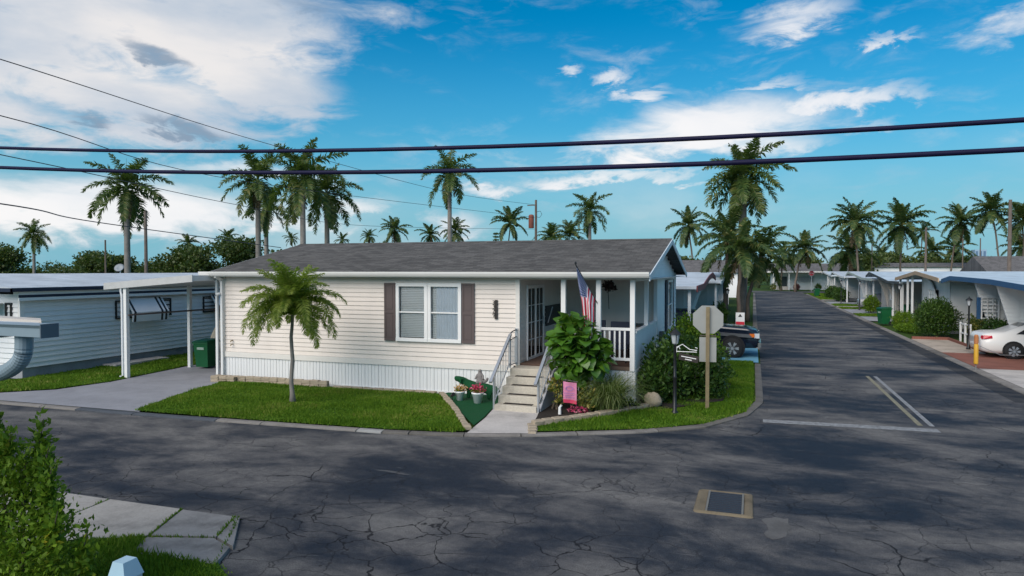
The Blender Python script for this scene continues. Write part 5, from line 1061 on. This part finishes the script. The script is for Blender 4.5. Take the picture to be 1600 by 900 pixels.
def octo(r): return [(9.3+r*math.cos(R(22.5+45*k)), 3.05+r*math.sin(R(22.5+45*k))) for k in range(8)]
MB().prism(octo(.47), 'y', 125.97, 125.995).build('sign_border', white, fs_); MB().prism(octo(.43), 'y', 125.95, 125.968).build('sign_plate', signred, fs_); text('lettering', 'STOP', .34, white, fs_, (9.3, 125.945, 2.94), (R(90), 0, 0), .003)
rs_ = thing('yard_sign', 'small white and red notice sign before the pickup pad', 'sign', (-.55, 34.2, 0)); B(-.77, -.37, 34.18, 34.21, .93, 1.58).build('board', greyw, rs_); B(-.76, -.38, 34.165, 34.178, .95, 1.15).build('red_panel', signred, rs_); MB().prism([(-.66, 1.38), (-.48, 1.38), (-.57, 1.52)], 'y', 34.165, 34.178).build('printed_mark', blackm, rs_)
for x_ in (-.74, -.42): B(x_, x_+.03, 34.18, 34.21, 0, .93).build('leg', blackm, rs_)
bo = thing('bollard', 'yellow delineator post at the right kerb', 'bollard', (7.49, 28.3, .03)); MB().tube([(7.49, 28.3, .02), (7.49, 28.3, .3)], .02, 8).build('stake', M('grey_stake', (.2, .2, .2), .6), bo); MB().lathe([(.07, .26), (.075, .3), (.075, .95), (.06, .98), (.02, .99)], (7.49, 28.3, .0), 12).build('sleeve', yellowp, bo, True); MB().lathe([(.072, 0), (.072, .28), (.04, .32)], (7.49, 28.3, .99), 12).build('cap', M('orange_cap', (.45, .17, .06), .6), bo)
MB().tube([(7.5, 28.3, .95), (8.4, 28.9, .55), (9.5, 29.6, .5), (11, 30, .55)], .012, 5).build('chain', alum, bo)
pb = thing('post_box', 'white square post with pale blue pyramid cap in the foreground', 'post', (-5.12, 4.45, 0)); pbm = M('pale_blue_post', (.34, .50, .60), .5, .08)
MB().cbox(-5.24, -5.06, 4.35, 4.53, 0, .93, .002).build('post', M('white_post', (.55, .58, .60), .5, .08), pb); MB().add([(-5.25, 4.34, .932), (-5.05, 4.34, .932), (-5.05, 4.54, .932), (-5.25, 4.54, .932), (-5.22, 4.37, 1.07), (-5.10, 4.37, 1.07), (-5.10, 4.51, 1.07), (-5.22, 4.51, 1.07)], [(0, 3, 2, 1), (4, 5, 6, 7), (0, 1, 5, 4), (1, 2, 6, 5), (2, 3, 7, 6), (3, 0, 4, 7)]).build('cap', pbm, pb)
dg = thing('storm_drain', 'rusty framed storm drain grate set in the road', 'drain', (-.37, 10.92, 0))
def rrect(x0, x1, y0, y1, r, z, n=4):
    out = []
    for cx, cy_, a0 in ((x1-r, y1-r, 0), (x0+r, y1-r, 90), (x0+r, y0+r, 180), (x1-r, y0+r, 270)):
        for k in range(n+1): a = R(a0+90*k/n); out.append((cx+r*math.cos(a)+random.uniform(-.006, .006), cy_+r*math.sin(a)+random.uniform(-.006, .006), z))
    return out
rings = [rrect(-.82, .04, 10.38, 11.48, .07, -.01), rrect(-.80, .02, 10.40, 11.46, .07, .026), rrect(-.75, -.03, 10.42, 11.43, .05, .034), rrect(-.65, -.10, 10.44, 11.40, .02, .022)]
col = MB(); n_ = len(rings[0])
for r_ in rings: col.v += r_
for a in range(3):
    for k in range(n_): col.f.append((a*n_+k, a*n_+(k+1) % n_, (a+1)*n_+(k+1) % n_, (a+1)*n_+k)); col.mi.append(0)
col.build('concrete_collar', concrete('rusty_collar', (.165, .135, .092), .55), dg)
B(-.64, -.11, 10.45, 11.39, .013, .016).build('pit', dark, dg)
for x_ in (-.645, -.135): B(x_, x_+.03, 10.45, 11.39, .014, .040).build('frame_bar', M('grate_frame', (.17, .165, .15), .6), dg)
for k in range(11): B(-.612, -.137, 10.47+k*.085, 10.498+k*.085, .017, .038).build('grate_bar', M('cast_iron', (.045, .055, .075), .5, metal=.3), dg)

# ------------------------------------------------------------------ bins, vehicles
def bin_(label, x, y, rot, h=1.05, group='green wheeled bins'):
    t = thing('wheeled_bin', label, 'bin', (0, 0, 0), group); w0, w1, d0, d1 = .24, .30, .25, .34; zb = .06
    MB().add([(-w0, -d0, zb), (w0, -d0, zb), (w0, d0, zb), (-w0, d0, zb), (-w1, -d1, h*.9), (w1, -d1, h*.9), (w1, d1, h*.9), (-w1, d1, h*.9)], [(0, 3, 2, 1), (0, 1, 5, 4), (1, 2, 6, 5), (2, 3, 7, 6), (3, 0, 4, 7), (4, 5, 6, 7)]).box(-w1-.02, w1+.02, -d1-.02, d1+.02, h*.86, h*.905).build('body', bingreen, t)
    MB().add([(-w1-.03, -d1-.04, h*.91), (w1+.03, -d1-.04, h*.91), (w1+.03, d1+.04, h*.93), (-w1-.03, d1+.04, h*.93), (-w1+.05, -d1+.06, h*.97), (w1-.05, -d1+.06, h*.97), (w1-.05, d1-.04, h), (-w1+.05, d1-.04, h)], [(0, 3, 2, 1), (0, 1, 5, 4), (1, 2, 6, 5), (2, 3, 7, 6), (3, 0, 4, 7), (4, 5, 6, 7)]).build('lid', binlid, t)
    MB().tube([(-w1, d1+.08, h*.9), (w1, d1+.08, h*.9)], .016, 6).build('handle', binlid, t)
    for sx_ in (-1, 1): MB().tube([(sx_*(w0-.02), d0+.02, .11), (sx_*(w0+.05), d0+.02, .11)], .11, 12).build('wheel', rubber, t)
    B(-.14, .14, -d1+.005, -d1+.02, h*.66, h*.74).build('sticker', M('pale_sticker', (.32, .42, .36), .6), t)
    t.location = (x, y, .04); t.rotation_euler = (0, 0, rot); return t
bin_('green wheeled bin in the carport before the golf cart', -18.78, 19.7, .1)
bin_('large green wheeled bin at the right kerb by the hedge', 8.1, 50.2, -1.2, 1.15); bin_('green wheeled bin standing in the tan sided home carport', 10.6, 57.0, -1.0); bin_('small far green bin on the verge near the stop sign', 8.2, 101.8, -1.3)
bin_('green bin half hidden under the far palms at the left', -.9, 112, 1.2)
gc = thing('golf_cart', 'beige covered golf cart parked in the carport behind the green bin', 'golf cart', (-17.7, 22.3, 0))
MB().add([(-18.3, 21.2, .62), (-17.1, 21.2, .62), (-17.1, 23.4, .62), (-18.3, 23.4, .62), (-18.25, 21.5, 1.25), (-17.15, 21.5, 1.25), (-17.15, 23.35, 1.25), (-18.25, 23.35, 1.25), (-18.12, 21.95, 1.92), (-17.28, 21.95, 1.92), (-17.28, 23.2, 1.92), (-18.12, 23.2, 1.92)], [(0, 3, 2, 1), (0, 1, 5, 4), (1, 2, 6, 5), (2, 3, 7, 6), (3, 0, 4, 7), (4, 5, 9, 8), (5, 6, 10, 9), (6, 7, 11, 10), (7, 4, 8, 11), (8, 9, 10, 11)]).build('cover', beige, gc)
B(-18.32, -17.08, 21.1, 23.45, .30, .61).build('chassis', blackm, gc)
for x_ in (-18.3, -17.2):
    for y_ in (21.6, 23.0): MB().tube([(x_, y_, .24), (x_+.14, y_, .24)], .23, 14).build('wheel', rubber, gc)
gc.location = (-18.9, 21.55, .035)
def wheel(parent, x, y, z, r, w, spokes=6, s=-1):
    o = MB().tube([(x, y-w/2, z), (x, y-w*.4, z), (x, y+w*.4, z), (x, y+w/2, z)], [r*.92, r, r, r*.92], 24).build('wheel', rubber, parent, True)
    ys = y+s*w/2; f = s*.012; mb = MB().tube([(x, ys-.02*s, z), (x, ys+f*.3, z)], r*.66, 20).build('rim', M('dark_rim', (.05, .05, .055), .4, metal=.6), o)
    mb = MB()
    for k in range(spokes):
        an = 2*math.pi*k/spokes
        for da in (-.13, .13): mb.bar((x+r*.12*math.cos(an), ys+f*1.2, z+r*.12*math.sin(an)), (x+r*.63*math.cos(an+da), ys+f*1.2, z+r*.63*math.sin(an+da)), .018, r*.11)
    mb.tube([(x, ys, z), (x, ys+f*2, z)], r*.15, 12); mb.build('spokes', alum, o); return o
def loft(sections, name, mats, parent, mi=None, smooth=False):
    mb = MB(); n = len(sections[0]); 
    for s_ in sections: mb.v += [tuple(p) for p in s_]
    for i in range(len(sections)-1):
        for j in range(n): mb.f.append((i*n+j, i*n+(j+1) % n, (i+1)*n+(j+1) % n, (i+1)*n+j)); mb.mi.append(mi(i, j) if mi else 0)
    mb.f += [tuple(reversed(range(n))), tuple((len(sections)-1)*n+j for j in range(n))]; mb.mi += [0, 0]; return mb.build(name, mats, parent, smooth)
# white sedan, rear toward the street, nose to +x
car = thing('parked_car', 'white sedan parked nose in under the blue trimmed home', 'car', (11.2, 33.0, .03))
cy, W = 33.38, .90
def csec(x, zb, zbelt, ztop, wt, w=W): return [(x, cy-w*.93, zb), (x, cy-w, zb+.16), (x, cy-w*1.01, (zb+zbelt)/2), (x, cy-w*.95, zbelt), (x, cy-wt, ztop-.03), (x, cy-wt*.8, ztop), (x, cy+wt*.8, ztop), (x, cy+wt, ztop-.03), (x, cy+w*.95, zbelt), (x, cy+w*1.01, (zb+zbelt)/2), (x, cy+w, zb+.16), (x, cy+w*.93, zb)]
cs = [csec(8.78, .42, .80, .84, .70, .78), csec(8.86, .30, .93, 1.00, .74, .86), csec(9.10, .24, .97, 1.06, .76), csec(9.62, .22, .98, 1.09, .72), csec(10.05, .22, .98, 1.28, .64), csec(10.45, .22, .98, 1.43, .60), csec(11.1, .22, .97, 1.48, .60), csec(11.8, .22, .96, 1.44, .60), csec(12.2, .22, .95, 1.28, .64), csec(12.65, .22, .93, 1.02, .72), csec(13.2, .24, .86, .94, .74), csec(13.5, .32, .76, .82, .70, .80)]
loft(cs, 'body', carwhite, car, smooth=True)
gy = cy-.80
mb = MB().add([(9.98, cy-.75, 1.02), (10.95, cy-.79, 1.02), (10.95, cy-.635, 1.40), (10.50, cy-.64, 1.36)], [(0, 1, 2, 3)]); mb.add([(11.02, cy-.79, 1.02), (12.0, cy-.75, 1.0), (11.85, cy-.66, 1.30), (11.5, cy-.635, 1.40), (11.02, cy-.635, 1.40)], [(0, 1, 2, 3, 4)])
mb.v = [(a, b_-.085, c) for a, b_, c in mb.v]; mb.build('side_window', M('car_glass', (.02, .025, .03), .08, spec=.8), car)
MB().add([(9.66, cy-.60, 1.105), (9.66, cy+.60, 1.105), (10.42, cy+.52, 1.435), (10.42, cy-.52, 1.435)], [(0, 1, 2, 3)]).build('rear_window', MATS['car_glass'], car)
MB().add([(8.85, cy-.90, .80), (9.16, cy-.905, .84), (9.14, cy-.90, .95), (8.86, cy-.86, .95)], [(0, 1, 2, 3)]).add([(8.78, cy-.72, .78), (8.84, cy-.89, .79), (8.85, cy-.86, .95), (8.80, cy-.72, .93)], [(3, 2, 1, 0)]).build('tail_light', taill, car)
MB().box(8.755, 8.80, cy-.55, cy+.55, .50, .58).build('bumper_strip', greyw, car)
for x_ in (9.88, 12.6):
    wh = wheel(car, x_, cy-W+.06, .34, .325, .20, 7); MB().tube([(x_, cy-W*1.012, .36), (x_, cy-W*1.012-.006, .36)], .385, 24).build('wheel_arch', dark, car); wh.location.y -= .05
    wheel(car, x_, cy+W-.10, .34, .325, .20, 7, 1)
# dark blue pickup, nose toward the street (+x)
tk = thing('pickup_truck', 'dark blue pickup truck nosing out toward the street', 'truck', (-2.5, 30.2, .035))
cy, W = 30.2, 1.0
ts = [csec(.22, .50, .98, 1.04, .84, .86), csec(.12, .44, 1.08, 1.16, .88, .97), csec(-.25, .42, 1.12, 1.24, .90), csec(-1.1, .42, 1.16, 1.28, .90), csec(-1.45, .42, 1.18, 1.32, .86), csec(-2.15, .42, 1.2, 1.86, .72), csec(-2.7, .42, 1.2, 1.93, .72), csec(-3.8, .42, 1.2, 1.92, .72), csec(-4.05, .42, 1.2, 1.80, .72), csec(-4.12, .42, 1.2, 1.26, .95), csec(-5.75, .44, 1.2, 1.26, .95)]
loft(ts, 'body', truckblue, tk, smooth=True)
MB().add([(-1.52, cy-.80, 1.36), (-1.52, cy+.80, 1.36), (-2.12, cy+.68, 1.83), (-2.12, cy-.68, 1.83)], [(3, 2, 1, 0)]).build('windscreen', MATS['car_glass'], tk)
MB().add([(-1.9, cy-.99, 1.24), (-3.95, cy-.99, 1.24), (-3.85, cy-.80, 1.82), (-2.25, cy-.80, 1.82)], [(0, 1, 2, 3)]).build('side_window', MATS['car_glass'], tk)
B(.20, .32, cy-.98, cy+.98, .46, .66).build('bumper', chrome, tk); B(.18, .26, cy-.60, cy+.60, .72, 1.02).build('grille', blackm, tk)
for k in range(3): B(.255, .275, cy-.58, cy+.58, .76+k*.09, .79+k*.09).build('grille_bar', chrome, tk)
for s_ in (-1, 1):
    hl = B(.06, .255, *sorted((cy+s_*.62, cy+s_*.96)), .84, 1.03).build('headlight', M('headlight_lens', (.6, .64, .68), .1, spec=.8), tk); B(-.12, .07, *sorted((cy+s_*.955, cy+s_*1.0)), .88, 1.02).build('side_marker', amber, tk)
MB().prism([(-1.35, .92), (.0, .86), (-.12, 1.0), (-1.35, 1.06)], 'y', cy-1.022, cy-1.008).build('painted_fender_reflection', M('fender_reflection_grey', (.16, .16, .17), .3, metal=.5), tk)  # grey strip painted as a reflection on the near fender
MB().obox((-1.75, cy-1.10, 1.36), (.12, .2, .2)).build('mirror', truckblue, tk)
for x_ in (-.78, -4.7):
    MB().tube([(x_, cy-W*1.02, .45), (x_, cy-W*1.02-.006, .45)], .50, 24).build('wheel_arch', dark, tk); wh = wheel(tk, x_, cy-W+.06, .42, .41, .26, 6); wh.location.y -= .07; wheel(tk, x_, cy+W-.1, .42, .41, .26, 6, 1)
c2 = thing('parked_car', 'grey car tucked in a carport far down the right side', 'car', (10.8, 71, 0)); cy, W = 70.6, .88
loft([csec(x_-.0, a, b_, c, d, W if k not in (0, 7) else .8) for k, (x_, a, b_, c, d) in enumerate([(9.2, .4, .8, .85, .7), (9.35, .25, .92, 1.0, .75), (10.0, .22, .96, 1.06, .72), (10.6, .22, .96, 1.42, .6), (11.8, .22, .95, 1.45, .6), (12.5, .22, .93, 1.0, .7), (13.3, .25, .85, .92, .74), (13.5, .4, .75, .8, .7)])], 'body', M('grey_car_paint', (.30, .31, .33), .25, spec=.6), c2, smooth=True)
for x_ in (10.1, 12.7): wheel(c2, x_, cy-W-.0, .33, .32, .2, 5)

# ------------------------------------------------------------------ right side gardens
bush('round_bush', 'large clipped round dark bush before the tan porch', (9.35, 42.4, 0), [(0, 0, .98, 1.15, 1.3, 1.0), (0, .2, 1.3, .8, .9, .8)], 9000, .12, bushdark, 61, 'bush', stems=4)
bush('hedge_bush', 'yellow green croton hedge behind the gravel bed', (10.3, 38.6, 0), [(0, 0, .7, .55, 1.2, .65), (.4, -1.3, .6, .5, .8, .6)], 4000, .13, crotonl, 62, 'hedge')
bush('hedge_bush', 'rosy shrub by the wall left of the white car', (10.1, 36.0, 0), [(0, 0, .75, .45, .7, .7), (.1, -1.0, .85, .4, .6, .6)], 2600, .13, bushdark, 63, 'bush')
bush('hedge_bush', 'low clipped hedge beside the big kerb bin', (8.9, 48.4, 0), [(0, 0, .5, .7, 1.4, .5)], 3600, .10, bushgreen, 64, 'hedge')
bush('hedge_bush', 'ground cover spilling toward the kerb before the round bush', (8.5, 45.2, 0), [(0, 0, .22, .65, 1.6, .24)], 2600, .10, bushgreen, 65, 'plant')
bush('hedge_bush', 'rounded green shrub before the fourth right home', (9.3, 63.6, 0), [(0, 0, .75, .65, .7, .75)], 2000, .14, bushgreen, 66, 'bush')
bush('hedge_bush', 'dark hedge bush near the farthest right verge', (9.4, 86, 0), [(0, 0, .8, .9, 2.2, .8)], 2200, .2, bushdark, 67, 'hedge'); bush('hedge_bush', 'second dark hedge bush nearer the far stop sign', (9.4, 95, 0), [(0, 0, .8, .9, 1.6, .8)], 1800, .2, bushdark, 68, 'hedge')
bush('hedge_bush', 'shrubs under the porch windows of the tan porch home', (10.3, 50.5, 0), [(0, 0, .5, .4, 1.2, .5)], 1600, .12, bushdark, 69, 'bush')
bush('hedge_bush', 'dark shrubs round the lamp left of the street', (-2.1, 46.4, 0), [(0, 0, .7, .6, 1.2, .8)], 2000, .15, bushdark, 70, 'bush')
for k, (x_, y_, lb) in enumerate([(3.4, 131.5, 'yellow shrub before the end house porch'), (7.3, 131.8, 'small dark red shrub left of the far palm trunk'), (10.8, 131.5, 'dark shrub under the far stop sign')]): bush('porch_shrub', lb, (x_, y_, 0), [(0, 0, .6, .6, .5, .6)], 420, .25, [crotonl, M('rust_red_leaf', (.12, .035, .03), .6, .3), bushdark][k], 80+k, 'bush')
ed = thing('brick_edging', 'low red brick edging round the gravel bed by the kerb', 'edging', (8.6, 40.2, 0))
for k in range(16):
    B(7.80+k*.105, 7.90+k*.105, 40.2, 40.4, .03, .16).build('brick', brickred, ed)
for k in range(40): B(9.40, 9.52, 34.2+k*.15, 34.34+k*.15, .03, .14).build('brick', brickred, ed)
fn = thing('white_railing', 'short white railing beside the lamp post on the gravel', 'railing', (9.6, 38.2, 0))
for y_ in (37.4, 38.2, 39.0): B(9.62, 9.70, y_, y_+.08, 0, 1.05).build('post', white, fn)
for z_ in (.5, .95): B(9.64, 9.68, 37.48, 39.0, z_, z_+.06).build('rail', white, fn)
bb = thing('bird_bath', 'white garden bird bath by the round bush', 'bird bath', (10.2, 47.2, 0)); MB().lathe([(.2, 0), (.2, .05), (.08, .12), (.07, .6), (.15, .68), (.36, .74), (.38, .80), (.30, .77)], (10.2, 47.2, 0), 16).build('basin', white, bb, True); MB().lathe([(.1, 0), (.09, .1), (.05, .2), (.07, .3), (.0, .38)], (10.2, 47.2, .8), 10).build('figure', white, bb, True)

# ------------------------------------------------------------------ background trees
def tree(label, x, y, h, rx, seed, n=5200, leaf=.55, group='broadleaf trees beyond the homes'):
    rg = random.Random(seed); t = thing('broadleaf_tree', label, 'tree', (x, y, 0), group); lobes = []
    for k in range(9):
        an = rg.uniform(0, 6.28); r = rg.uniform(0, .62)*rx; lobes.append((r*math.cos(an), r*math.sin(an), h*rg.uniform(.45, .82), rx*rg.uniform(.32, .55), rx*rg.uniform(.32, .55), h*rg.uniform(.14, .26)))
    lobes.append((0, 0, h*.35, rx*.8, rx*.8, h*.25))
    V = leaf_cloud(n, lobes, leaf, seed, .2, .35, .7); link_mesh('crown', np_mesh('crown', V, np.arange(len(V)).reshape(-1, 4), treel), t)
    mb = MB().tube([(x, y, 0), (x+.1, y, h*.3), (x, y+.1, h*.6)], [.28, .22, .1], 8)
    for l in lobes[:4]: mb.tube([(x, y, h*.28), (x+l[0], y+l[1], l[2])], [.14, .04], 6)
    mb.build('trunk', barkm, t)
TL = [(-130, 86, 8.6, 7, 'dark spreading tree at the far left edge'), (-118, 96, 7.0, 6, 'dark tree behind the small royal palm'), (-103, 86, 7.6, 6, 'tree with spiky top right of the small royal palm'), (-98, 96, 6.2, 6, 'low dark tree left of the thin utility pole'),
      (-88, 88, 8.2, 7, 'round dark tree left of the big palm trunk'), (-80, 92, 9.0, 7, 'tallest dark tree right behind the big palm trunk'), (-72, 96, 8.0, 7, 'dark tree right of the tall left pole'), (-64, 98, 7.0, 6.5, 'dark tree in the middle of the left wood'),
      (-64, 112, 8.0, 7, 'pale topped tree behind the carport roof'), (-58, 116, 7.6, 7, 'dark tree just left of the roof end'), (-56, 130, 8.6, 8, 'far dark tree behind the roof end'),
      (18, 150, 7.6, 7, 'dark tree behind the tall right coconut palm'), (10, 160, 7.2, 8, 'dark tree over the end house roof'), (33, 160, 7, 8, 'dark tree in the right hand thicket'), (41, 158, 6.8, 8, 'dark tree under the leaning palm'), (27, 165, 7.6, 7, 'dark tree left of the right thicket'), (48, 150, 6.4, 7, 'dark tree behind the grey gabled house'), (-9, 112, 6.2, 4, 'small round tree beside the gable palm'), (62, 165, 6.5, 8, 'dark tree at the far right edge')]
for k, (x_, y_, h_, r_, lb) in enumerate(TL): tree(lb, x_, y_, h_, r_, 100+k)
V = []
rgn = np.random.default_rng(9)
lob = [(x_, 175+rgn.uniform(-6, 6)+abs(x_)*.1, rgn.uniform(1.8, 3.0), 9, 4, rgn.uniform(2.6, 4.6)) for x_ in np.arange(-330, 330, 7.)]
V = leaf_cloud(34000, lob, 1.0, 77, .2, .4, .8); tag(link_mesh('far_wood', np_mesh('far_wood', V, np.arange(len(V)).reshape(-1, 4), treel)), 'dark band of distant trees along the horizon', 'trees', kind='stuff')
np_t = thing('pine_tree', 'thin pale conifer poking above the ridge', 'tree', (-57.0, 150.0, 0)); MB().tube([(-57, 150, 0), (-57, 150, 12)], [.2, .05], 6).build('trunk', barkm, np_t)
for k in range(9): V = leaf_cloud(60, [(0, 0, 6.5+k*.7, 1.3-.08*k, 1.3-.08*k, .18)], .5, 300+k); link_mesh('branch_tier', np_mesh('branch_tier', V, np.arange(len(V)).reshape(-1, 4), treel), np_t)

# ------------------------------------------------------------------ poles and wires
def pole(label, x, y, h, r=.14, arm=False):
    t = thing('utility_pole', label, 'utility pole', (x, y, 0), 'utility poles'); MB().tube([(x, y, 0), (x, y, h*.5), (x, y, h)], [r, r*.85, r*.7], 10).build('shaft', polewood, t)
    if arm: B(x-.9, x+.9, y-.06, y+.06, h-.7, h-.55).build('crossarm', polewood, t)
    return t
pole('thin utility pole over the dark trees at left', -73.0, 60.8, 7.2, .13); pole('utility pole right of the big left palm', -44.3, 40.4, 8.15, .15)
tp = pole('utility pole with rust red transformer behind the ridge', -25.5, 81.1, 12.3, .2)
MB().lathe([(.32, 0), (.34, .05), (.34, 1.5), (.28, 1.65), (.1, 1.7)], (-26.05, 80.9, 8.8), 14).build('transformer', copper, tp, True); B(-26.6, -25.4, 81.0, 81.12, 11.6, 11.72).build('crossarm', polewood, tp); MB().tube([(-25.4, 81, 10.8), (-24.9, 81, 10.9), (-24.7, 81, 10.5), (-25.0, 81, 10.1), (-25.4, 81, 10.2)], .03, 5).build('cable_loop', wirem, tp)
pole('dark utility pole by the small palm crown on the right', 18.3, 88.1, 8.4, .15); pole('big utility pole near the right edge', 17.7, 59.4, 8.75, .16, False); pole('thin pole above the tall right palm gap', 18.8, 128.6, 8.3, .12); pole('thin pole right of the leaning palm', 28.4, 106.3, 7.84, .1)
pole('thin pole behind the leaning palm', 27.0, 108.7, 7.97, .1); pole('slim street light pole rising beside the royal palm crown', -.6, 70.0, 7.0, .08)
pole('near utility pole out of sight to the left', -33.2, 6.25, 10.4, .16); pole('near tall utility pole out of sight beside the left roof', -20.2, 2.4, 10.6, .17); pole('near utility pole out of sight to the right', 25.2, 6.25, 8.0, .16)
def wire(label, pts, r, mat, n=12): tag(MB().tube(spline(pts, n), r, 6).build('overhead_wire', mat, None, True), label, 'wire', 'overhead wires')
wire('upper of the two thick dark cables crossing the sky', [(x_, 6, 4.70+.0041*(x_-1.4)**2) for x_ in range(-33, 26, 2)], .021, cable, 3)
wire('lower of the two thick dark cables crossing the sky', [(x_, 6, 4.485+.0038*(x_-1.4)**2) for x_ in range(-33, 26, 2)], .023, cable, 3)
wire('highest thin wire running down to the transformer pole', [(-20, 2.5, 9.75), (-23.2, 15.6, 10.47), (-28.6, 34.8, 11.48), (-29.4, 63.5, 11.54), (-25.6, 81.1, 11.7)], .018, wirem); wire('second thin wire running down to the transformer pole', [(-20.5, 2.5, 8.2), (-23.3, 15.6, 8.66), (-31.0, 36.7, 9.34), (-25.6, 81.1, 10.11)], .018, wirem)
wire('third thin wire running down to the transformer pole', [(-20.5, 2.5, 7.35), (-24.9, 16.7, 7.64), (-33.0, 37.5, 8.02), (-37.2, 59.3, 8.07), (-25.6, 81.1, 8.68)], .018, wirem); wire('lowest dark wire sloping down to the back of the roof', [(-20, 2.5, 5.9), (-21.6, 14.4, 5.62), (-27.1, 22.1, 5.7), (-27.8, 35.4, 5.0)], .022, wirem)
wire('faint wire between the poles on the right', [(18.3, 88.1, 8.2), (22, 84, 7.9), (60, 60, 8.6)], .012, wirem)

# weeds growing in the joints of the foreground slabs
Pw = []
for (a, b_) in (((-9.39, 7.8), (-9.19, 6.02)), ((-7.98, 7.84), (-7.6, 6.92)), ((-7.0, 7.84), (-6.7, 7.18)), ((-7.55, 6.88), (-6.7, 7.15)), ((-6.95, 7.86), (-6.1, 6.5))):
    for k in range(90): t_ = rngs.random()**1.3; Pw.append((a[0]+(b_[0]-a[0])*t_+rngs.normal(0, .012), a[1]+(b_[1]-a[1])*t_+rngs.normal(0, .012)))
Pw = np.array(Pw); n = len(Pw); an = rngs.uniform(0, 6.28, n); hh = rngs.uniform(.01, .05, n); V = np.zeros((n, 3, 3)); V[:, :, :2] = Pw[:, None, :]
V[:, 0, 0] += np.cos(an)*.012; V[:, 0, 1] += np.sin(an)*.012; V[:, 1, 0] -= np.cos(an)*.012; V[:, 1, 1] -= np.sin(an)*.012; V[:, :2, 2] = .04; V[:, 2, 2] = .05+hh; V[:, 2, 0] += rngs.normal(0, .02, n)
tag(link_mesh('weeds', np_mesh('weeds', V.reshape(-1, 3), np.arange(n*3).reshape(-1, 3), grassl)), 'thin weeds growing in the joints of the foreground slabs', 'weeds', kind='stuff')
